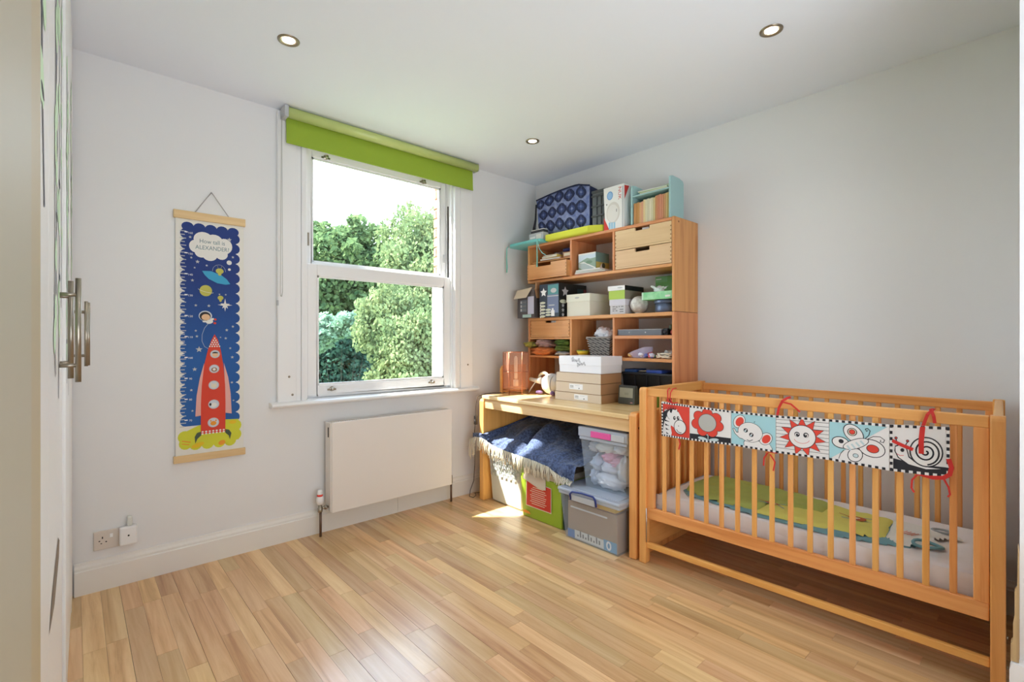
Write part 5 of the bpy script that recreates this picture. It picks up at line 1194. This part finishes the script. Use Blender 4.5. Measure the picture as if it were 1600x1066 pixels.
softlump('grey_cloth', (2.85,1.635,zr+.026), (.06,.052,.028), mat('grey muslin', C(186,188,182), .9, bump=(60,.5)), t, 4, .4, 6)
pts = []
for q in range(60):
    an = q*.55; pts.append((2.775+.012*math.sin(an*1.3), 1.645+.045*math.cos(an*.63)+.012*math.sin(an*2.1), zr+.006+.014*(1+math.sin(an*.9))*(1 if q > 20 else .4)))
part('cord', MB().tube(pts, .0042, M['cream'], 6), t)

# black crate on the desk under the lowest shelf
t = thing('black_crate', 'black plastic crate on the desk below the right bays', 'crate', (2.89, 1.78, .786))
part('body', MB().tbox((2.80,2.99,1.61,1.955), (2.785,3.0,1.596,1.968), .786, .972, M['black']), t, b=.004)
part('rim', MB().box(2.775, 3.01, 1.588, 1.976, .968, .982, mat('crate rim', C(44,48,56), .4)), t, b=.004)
for y in (1.68, 1.77, 1.86): part('rib', MB().box(2.779, 2.79, y, y+.008, .80, .966, M['ink']), t)
for lab, y0, y1, cc, rz in (('blue box lying on the left of the black crate', 1.865, 1.955, (40,78,140), .1), ('bright blue folder lying on the right of the black crate', 1.66, 1.78, (52,84,176), -.12)):
    t = thing('blue_folder', lab, 'folder', (2.85,(y0+y1)/2,.9825)); part('cover', MB().obox((2.86,(y0+y1)/2,.9925), (.14,y1-y0,.019), (0,0,rz), mat('blue plastic', C(*cc), .4)), t, b=.002); part('paper', MB().obox((2.87,(y0+y1)/2,.9925), (.155,y1-y0-.02,.006), (0,0,rz), M['cream']), t)
t = thing('paper_stack', 'dark and cream papers between the two blue folders on the black crate', 'papers', (2.86,1.815,.9825)); part('sheet', MB().obox((2.86,1.822,.9865), (.13,.07,.007), (0,0,.2), M['ink']), t); part('sheet', MB().obox((2.87,1.815,.9925), (.12,.065,.004), (0,0,-.1), M['cream']), t)

# ------------------------------------------------------------------ things on the desk top
zd = .7855
kraft = [('lowest kraft box with a white label in the stack on the desk', 1.934, 2.335, zd, .843), ('middle kraft box with a white label in the stack on the desk', 1.938, 2.328, .8435, .913), ('top kraft box without a label in the stack on the desk', 1.938, 2.323, .9135, .978)]
for i, (lab, y0, y1, z0, z1) in enumerate(kraft):
    t = thing('kraft_box', lab, 'box', (2.63,(y0+y1)/2,z0), 'kraft boxes stacked on the desk')
    part('box_body', MB().box(2.513, 2.737, y0+.002, y1-.002, z0, z1-.004, M['card2']), t, b=.001)
    part('front_face', MB().box(2.510, 2.513, y0, y1, z0+.0005, z1-.003, M['card']), t)
    part('lid', MB().box(2.512, 2.738, y0+.001, y1-.001, z1-.005, z1-.0005, mat('lid brown', C(150,112,80), .8)), t)
    if i < 2:
        l0, l1, c0, c1 = ((2.16,2.043,.798,.834),(2.203,2.085,.865,.902))[i]
        a = Art((2.51, l0, c0), (0,-1,0), (0,0,1)); w = l0-l1; h_ = c1-c0; a.rect(0,0,w,h_,M['white'])
        for q in range(9): a.rect(.008+q*.0034,.014,.008+q*.0034+(.0018 if q%2 else .001),.027,M['ink'])
        a.rect(.008,.009,.038,.011,M['grey']).ell(w-.032,.009,.004,.004,M['ink']); a.rect(.05,.026,.09,.028,M['lgrey'])
        part('label', a.mb, t)
t = thing('white_gift_box', 'white box with grey leaf prints on top of the kraft boxes', 'box', (2.64, 2.11, .9785))
part('box_body', MB().box(2.512, 2.736, 1.937, 2.295, .9785, 1.075, mat('white gift card', C(234,234,238), .45)), t, b=.0015)
part('lid', MB().box(2.509, 2.738, 1.934, 2.298, 1.03, 1.090, mat('white gift lid', C(236,236,240), .45)), t, b=.0015)
a = Art((2.509, 2.298, .98), (0,-1,0), (0,0,1)); gl_ = mat('grey foil leaf', C(186,186,190), .4); gl2 = mat('grey foil leaf dark', C(164,164,170), .4)
for (cx, cy, r, ro) in ((.125,.094,.014,.8),(.140,.082,.014,2.3),(.128,.078,.012,.2),(.158,.078,.013,-.6),(.178,.086,.014,.9),(.186,.074,.013,2.4),(.172,.060,.010,-.3),(.172,.048,.013,1.3),(.185,.054,.012,.1),(.205,.058,.012,-.5),(.222,.064,.012,.9),(.232,.055,.010,2.2)): a.ell(cx,cy,r*.95,r*.62,gl_ if ro > .5 else gl2,ro,12)
part('print', a.mb, t)
t = thing('digital_photo_frame', 'small grey desk clock with a pale screen beside the kraft boxes', 'clock', (2.66, 1.83, zd))
part('case', MB().prism([(2.632,zd),(2.640,.905),(2.668,.905),(2.70,zd)], 'y', 1.768, 1.892, mat('clock grey', C(84,88,86), .45)), t, b=.004)
a = Art((2.6315, 1.892, zd), (0,-1,0), (.066,0,1)); a.base = .0022; a.rect(.011,.043,.112,.105,mat('clock screen', C(176,180,166), .3)).rect(.05,.06,.08,.075,mat('clock digit', C(160,164,152), .4)).rect(.095,.010,.112,.016,mat('clock badge', C(190,140,140), .4)); part('screen', a.mb, t)

# copper wire lamp with tinted shade
t = thing('table_lamp', 'hexagonal copper wire table lamp with a tinted shade on the desk', 'lamp', (2.52, 2.755, zd))
lc = (2.520, 2.755); cop = mat('copper wire', C(176,112,84), .3, metal=.9)
def hexp(r, z, k, ph=.28): return (lc[0]+r*math.cos(ph+k*PI/3), lc[1]+r*math.sin(ph+k*PI/3), z)
b = MB()
for z in (.815, .955, 1.105): b.tube([hexp(.098, z, k) for k in range(6)], .0022, cop, 6, closed=True)
for k in range(6): b.tube([hexp(.098, zd, k), hexp(.098, 1.105, k)], .0022, cop, 6)
part('wire_frame', b, t)
for k in range(6):
    p, q = hexp(.096, .825, k), hexp(.096, .825, k+1)
    part('shade_panel', MB().add([p, q, (q[0],q[1],1.10), (p[0],p[1],1.10)], [(0,1,2,3)], M['copperglass']), t)
part('tube_bulb', MB().lathe([(0,0),(.012,0),(.014,.01),(.014,.16),(.008,.175),(0,.176)], (lc[0],lc[1],.90), mat('frosted tube', C(240,238,230), .3), 20), t)
part('lamp_holder', MB().lathe([(0,0),(.02,0),(.02,.045),(.012,.05),(0,.05)], (lc[0],lc[1],.845), M['offw'], 20).tube([(lc[0]-.09,lc[1],.845),(lc[0]+.09,lc[1],.845)], .002, cop, 6), t)
t = thing('lamp_flex', 'thin dark lamp flex hanging down the left side of the desk to the floor', 'cable', (2.26, 2.93, 0)); b = MB(); bc = mat('brown flex', C(70,52,42), .6)
b.tube([(2.50,2.855,.7895),(2.45,2.875,.7895),(2.42,2.895,.789),(2.34,2.90,.787),(2.262,2.905,.77),(2.255,2.912,.70),(2.255,2.915,.62),(2.256,2.93,.50),(2.262,2.935,.36),(2.27,2.945,.25),(2.275,2.965,.12),(2.25,2.975,.05),(2.235,2.965,.008),(2.245,2.93,.006),(2.268,2.925,.02),(2.275,2.95,.03),(2.30,2.97,.02),(2.36,2.99,.006),(2.44,2.99,.006)], .0028, bc, 8); part('flex', b, t)
part('flex_switch', MB().box(2.246, 2.264, 2.902, 2.926, .56, .625, mat('switch black', C(56,54,56), .4)).box(2.2445, 2.246, 2.908, 2.920, .585, .60, M['lgrey']), t, b=.002)

# stuffed toy
t = thing('stuffed_toy', 'white stuffed toy lying on the desk between the lamp and the boxes', 'soft toy', (2.68, 2.52, zd))
wf = mat('white plush', C(206,204,202), .95, bump=(120,.8), sheen=.4); pu = mat('purple plush', C(120,100,150), .9); bge = mat('beige plush', C(206,196,176), .9)
part('body', MB().ball((2.68,2.52,.866), (.07,.10,.078), wf, 28, 18, lambda d: 1+.05*mnoise.noise((d.x*3,d.y*3,d.z*3))), t)
part('neck_band', MB().tube([(2.68+.07*math.cos(q*PI/10), 2.485, .862+.075*math.sin(q*PI/10)) for q in range(20)], .004, M['lgrey'], 6, closed=True), t)
part('ear', MB().tube([(2.66+.0*q, 2.60-.055*math.cos(q*PI/9)-.01, .895+.052*math.sin(q*PI/9)) for q in range(10)], [.006,.009,.011,.012,.012,.012,.012,.011,.010,.008], bge, 10), t)
part('snout', MB().tube([(2.64,2.60,.888),(2.635,2.65,.886),(2.63,2.69,.893)], [.028,.016,.014], wf, 12), t)
part('nose', MB().ball((2.63,2.70,.895), (.016,.018,.014), bge, 12, 8), t)
part('leg', MB().tube([(2.63,2.655,.872),(2.625,2.69,.83),(2.62,2.715,.792)], [.004,.005,.005], wf, 8), t)
part('foot', MB().ball((2.625,2.607,.801), (.022,.035,.0145), pu, 14, 10), t); part('foot', MB().ball((2.62,2.465,.803), (.018,.02,.0165), pu, 14, 10), t)
t = thing('green_notebook', 'green notebook standing on the desk behind the crib end', 'notebook', (2.62, 1.60, zd)); part('cover', MB().box(2.52, 2.64, 1.575, 1.590, zd, .90, mat('notebook green', C(120,160,60), .6)), t, b=.001); part('pages', MB().box(2.523, 2.638, 1.578, 1.587, zd+.003, .902, M['cream']), t)

# ------------------------------------------------------------------ under the desk
t = thing('patterned_tub', 'clear tub lined with grey checked paper below the blanket', 'storage box', (2.5, 2.62, 0))
chk = bpy.data.materials.new('checked paper'); chk.use_nodes = True; n_ = chk.node_tree.nodes; l_ = chk.node_tree.links; ck = n_.new('ShaderNodeTexChecker'); tc_ = n_.new('ShaderNodeTexCoord'); ck.inputs['Scale'].default_value = 22
ck.inputs['Color1'].default_value = C(216,222,220); ck.inputs['Color2'].default_value = C(150,160,160); l_.new(tc_.outputs['Object'], ck.inputs['Vector']); l_.new(ck.outputs[0], n_['Principled BSDF'].inputs['Base Color']); n_['Principled BSDF'].inputs['Roughness'].default_value = .6
part('tub', MB().tbox((2.325,2.72,2.482,2.805), (2.305,2.74,2.465,2.822), 0.001, .335, mat('milky tub', C(206,212,204), .35)), t, b=.015, seg=3)
a = Art((2.3045,2.80,.20), (0,-1,0), (-.06,0,1))
for r in range(6):
    for q in range(13):
        if (q+r) % 2 == 0: a.rect(.004+q*.0245, r*.022, .004+q*.0245+.0245, r*.022+.022, mat('check grey', C(168,176,174), .6) if (q*7+r*3) % 3 else M['lgrey'])
a.base = .002; part('checked_lining', a.mb, t)
part('rim', MB().box(2.297, 2.748, 2.457, 2.830, .335, .350, M['clearlid']), t, b=.004)

t = thing('green_carton_bag', 'lime green shopping bag with a red printed panel under the blanket', 'bag', (2.44, 2.25, 0))
gbm = mat('bag lime', C(156,184,48), .5, bump=(12,.3))
part('bag', MB().tbox((2.282,2.60,2.066,2.425), (2.276,2.60,2.066,2.440), .001, .285, gbm), t, b=.006)
a = Art((2.2755,2.437,.0), (0,-1,0), (0,0,1)); a.base = .0032
a.poly([(.055,.082),(.29,.082),(.29,.245),(.058,.262)], M['cream']).poly([(.060,.087),(.285,.087),(.285,.241),(.063,.257)], mat('bag red', C(200,52,36), .5))
for q, wd_ in enumerate((.07,.10,.13,.15,.12,.15,.14,.13,.15,.12)): a.rect(.17-wd_/2, .228-q*.0135, .17+wd_/2, .232-q*.0135, M['cream'])
a.poly([(.03,.03),(.10,.03),(.09,.045),(.05,.05),(.03,.045)], orr); part('print', a.mb, t)
part('dark_gusset', MB().box(2.29, 2.6, 2.052, 2.064, .001, .27, mat('bag dark green', C(40,70,44), .6)), t)
part('beige_flap', MB().add([(2.274,2.405,.30),(2.274,2.20,.29),(2.262,2.19,.225),(2.262,2.25,.222),(2.262,2.40,.262),(2.277,2.405,.30),(2.277,2.20,.29),(2.265,2.19,.225),(2.265,2.25,.222),(2.265,2.40,.262)], [(0,1,2,3,4),(5,9,8,7,6),(0,5,6,1),(1,6,7,2),(2,7,8,3),(3,8,9,4),(4,9,5,0)], mat('beige card', C(206,190,168), .8)), t)
part('box_inside', MB().box(2.29, 2.59, 2.08, 2.42, .28, .325, M['card']), t)

def tub(lab, x0, x1, lo, hi, z0, z1, zr0, nm, arts=None):
    t = thing('storage_box', lab, 'storage box', ((x0+x1)/2,(lo[0]+lo[1])/2,z0))
    th = .0025; outer = MB()
    (a0,a1),(b0,b1) = lo, hi; X = x0; X2 = x1; dx = .015
    # walls
    def wall(p): return p
    b = MB()
    b.add([(X+dx,a0,z0),(X+dx,a1,z0),(X,b1,zr0),(X,b0,zr0)], [(0,1,2,3)], M['clear']); b.add([(X2-dx,a0,z0),(X2-dx,a1,z0),(X2,b1,zr0),(X2,b0,zr0)], [(0,3,2,1)], M['clear'])
    b.add([(X+dx,a0,z0),(X2-dx,a0,z0),(X2,b0,zr0),(X,b0,zr0)], [(0,3,2,1)], M['clear']); b.add([(X+dx,a1,z0),(X2-dx,a1,z0),(X2,b1,zr0),(X,b1,zr0)], [(0,1,2,3)], M['clear']); b.add([(X+dx,a0,z0),(X2-dx,a0,z0),(X2-dx,a1,z0),(X+dx,a1,z0)], [(0,1,2,3)], M['clear'])
    o = part('tub', b, t); so = o.modifiers.new('s', 'SOLIDIFY'); so.thickness = .002; bv = o.modifiers.new('b','BEVEL'); bv.width = .012; bv.segments = 3; bv.limit_method = 'ANGLE'; bv.angle_limit = math.radians(50)
    part('rim', MB().box(X-.006, X2+.006, b0-.006, b1+.006, zr0-.018, zr0, M['clearlid']), t, b=.004)
    part('lid', MB().box(X-.012, X2+.008, b0-.012, b1+.012, zr0, z1, M['clearlid']), t, b=.008, seg=3)
    part('lid_panel', MB().box(X+.02, X2-.02, b0+.02, b1-.02, z1, z1+.004, M['clearlid']), t, b=.003)
    return t
t = tub('clear lidded storage box with a dark blue handle holding brown card, on the floor', 2.215, 2.70, (1.602,1.985), (1.585,2.022), .001, .302, .282, 'low')
part('handle', MB().tube([(2.196,1.917,.250),(2.188,1.917,.285),(2.190,1.90,.300),(2.190,1.83,.307),(2.190,1.745,.306),(2.188,1.728,.292),(2.196,1.728,.252)], .006, mat('clip blue', C(40,58,130), .4), 8), t)
part('clip_plate', MB().box(2.192, 2.2, 1.735, 1.91, .248, .282, M['lgrey']), t, b=.003)
part('card_inside', MB().box(2.236, 2.68, 1.612, 1.972, .008, .225, mat('brown card inside', C(176,150,124), .8)), t)
part('paper_inside', MB().box(2.228, 2.6, 1.62, 1.96, .235, .262, mat('peach inside', C(226,160,130), .8)), t)
part('paper_inside', MB().box(2.226, 2.6, 1.615, 1.74, .237, .266, mat('yellow inside', C(214,180,80), .8)), t)
a = Art((2.2345,1.972,.008), (0,-1,0), (-.05,0,1)); a.rect(.0,.0,.36,.016,M['lgrey']).rect(.0,.0,.055,.05,mat('inside blue', C(90,130,190), .6)).rect(.055,.006,.27,.055,M['offw']).rect(.27,.0,.36,.062,mat('inside sky', C(120,170,206), .6)).ell(.305,.032,.018,.026,M['white']).ell(.305,.032,.008,.015,mat('inside sky2', C(110,160,200), .6)).rect(.03,.185,.30,.195,M['offw'])
for q in range(9): a.rect(.075+q*.02,.018,.085+q*.02,.03+.012*((q*5)%3),M['grey'])
a.rect(.0,.13,.34,.131,mat('fold line', C(150,126,104), .8)); part('printed_card', a.mb, t)
t = tub('clear lidded storage box with a pink latch full of white and pink clothes', 2.308, 2.72, (1.615,1.905), (1.598,1.935), .3075, .672, .612, 'up')
part('latch', MB().box(2.290, 2.300, 1.70, 1.845, .618, .655, mat('latch pink', C(230,90,160), .4)), t, b=.004)
part('latch_side', MB().box(2.291, 2.300, 1.605, 1.695, .618, .655, M['lgrey']), t, b=.003)
for q, (cy, cz, ry, rz_, cc) in enumerate(((1.86,.37,.035,.055,(196,204,220)),(1.76,.36,.12,.05,(232,232,236)),(1.85,.45,.045,.05,(200,210,226)),(1.74,.44,.09,.04,(220,222,230)),(1.76,.50,.055,.035,(232,170,190)),(1.70,.48,.05,.03,(228,180,196)),(1.66,.44,.04,.08,(226,228,230)),(1.78,.555,.10,.035,(228,224,214)),(1.68,.56,.06,.035,(224,226,230)),(1.87,.55,.03,.04,(206,208,210)))):
    softlump('garment', (2.40,cy,cz), (.075,ry*.95,rz_), mat('garment', C(*cc), .9, bump=(40,.6)), t, q, .35, 6)

# knitted blanket with fringe
t = thing('blanket', 'dark blue woollen blanket with a cream fringe draped over the boxes under the desk', 'blanket', (2.55, 2.45, .40))
bl_ = mat('blue wool', C(50,62,92), .95, bump=(160,1.0), var=(70, C(88,106,146)), sheen=.3); fr_ = mat('fringe wool', C(226,218,196), .95)
hem = [(2.93,.45,2.24),(2.90,.470,2.235),(2.83,.470,2.245),(2.80,.455,2.262),(2.74,.430,2.268),(2.67,.418,2.27),(2.5,.405,2.268),(2.3,.398,2.262),(2.16,.382,2.262),(2.08,.350,2.262),(2.02,.335,2.264),(1.972,.320,2.28)]
def hemat(y):
    for i in range(len(hem)-1):
        if y >= hem[i+1][0] or i == len(hem)-2:
            k = (hem[i][0]-y)/(hem[i][0]-hem[i+1][0]); k = max(0,min(1,k)); return tuple(hem[i][q]+(hem[i+1][q]-hem[i][q])*k for q in (1,2))
    return hem[-1][1:]
def topz(y, s):
    base = .50+.06*math.exp(-((y-2.80)/.10)**2*.5)*0
    k = max(0, min(1, (y-1.95)/.9))
    z = .42+.12*min(1,k*3)*s**.6+.075*s
    z += .075*math.exp(-((y-2.40)/.055)**2)*math.exp(-((s-.34)/.2)**2)-.03*math.exp(-((y-2.49)/.035)**2)*math.exp(-((s-.2)/.25)**2)
    z += .035*math.exp(-((y-2.62)/.06)**2)*math.exp(-((s-.35)/.2)**2)-.02*math.exp(-((y-2.50)/.04)**2)*math.exp(-((s-.3)/.25)**2)
    if y > 2.7: z += .01*min(1,(y-2.7)/.1)
    z += .034*mnoise.noise((y*7, s*3.2, 2.2))+.014*mnoise.noise((y*17, s*8, 7))
    return min(z, .64)
def blan(u, v):
    y = 2.93-(2.93-1.96)*u; hz_, hx = hemat(y)
    if y > 2.825:
        # left end hangs outside in front of the desk leg
        if v < .35: k = v/.35; return (hx+.004*math.sin(u*60), y, hz_+(.497-hz_)*math.sin(k*PI/2)+.004*mnoise.noise((y*20,v*8,1)))
        k = (v-.35)/.65; sx = min(2.262, hx+.012+k*.012); return (hx+.03*k, y-.115*k*(1 if y > 2.83 else 0)*min(1,(y-2.825)/.05), .497+.006*math.sin(k*PI))
    w = .22
    zt_ = topz(y, 0)
    if v < w:
        k = v/w; return (hx+.006*math.sin(y*70)*(1-k)+.026*(1-math.cos(k*PI/2)), y, hz_+(zt_-hz_)*math.sin(k*PI/2))
    s = (v-w)/(1-w); x = hx+.026+(2.88-hx-.026)*s
    return (x, y, topz(y, s))
part('cloth', MB().grid(blan, 120, 60, bl_), t)
b = MB(); random.seed(5)
y = 2.95
while y > 1.965:
    hz_, hx = hemat(y); L = random.uniform(.062,.105); sw = random.uniform(-.016,.016)
    if y < 2.15: sw -= .02; L *= .75
    if y > 2.90: L *= 1.5
    x0_ = hx-.006-random.uniform(0,.006)
    zb0 = hz_+.004
    if y < 2.04: pts = [(x0_+.004,y,zb0+.006),(x0_-.012,y+sw*.4,zb0-.004),(x0_-.022,y+sw*.8,zb0-.014),(x0_-.026,y+sw,max(.322,zb0-.03))]; pts = [(p[0]-.012 if p[2] < .33 else p[0], p[1], p[2]) for p in pts]
    else: pts = [(x0_+.004,y,zb0),(x0_-.003,y+sw*.3,zb0-L*.35),(x0_-.004,y+sw*.9,zb0-L*.7),(x0_-.003,y+sw*.7,zb0-L)]
    b.tube(pts, [.0030,.0030,.0026,.0034], fr_, 5); y -= random.uniform(.0062,.0095)
part('fringe', b, t, kind='stuff')
random.seed(7)

def swing(o, piv, ang):
    p = Vector((o.location.x-piv[0], o.location.y-piv[1], 0)); c_, s_ = math.cos(ang), math.sin(ang)
    o.location.x = piv[0]+p.x*c_-p.y*s_; o.location.y = piv[1]+p.x*s_+p.y*c_; o.rotation_euler.z = ang
for o in (crib_root, mattress_root, bag_root, panel_root): swing(o, (2.45, .8), math.radians(1.2))
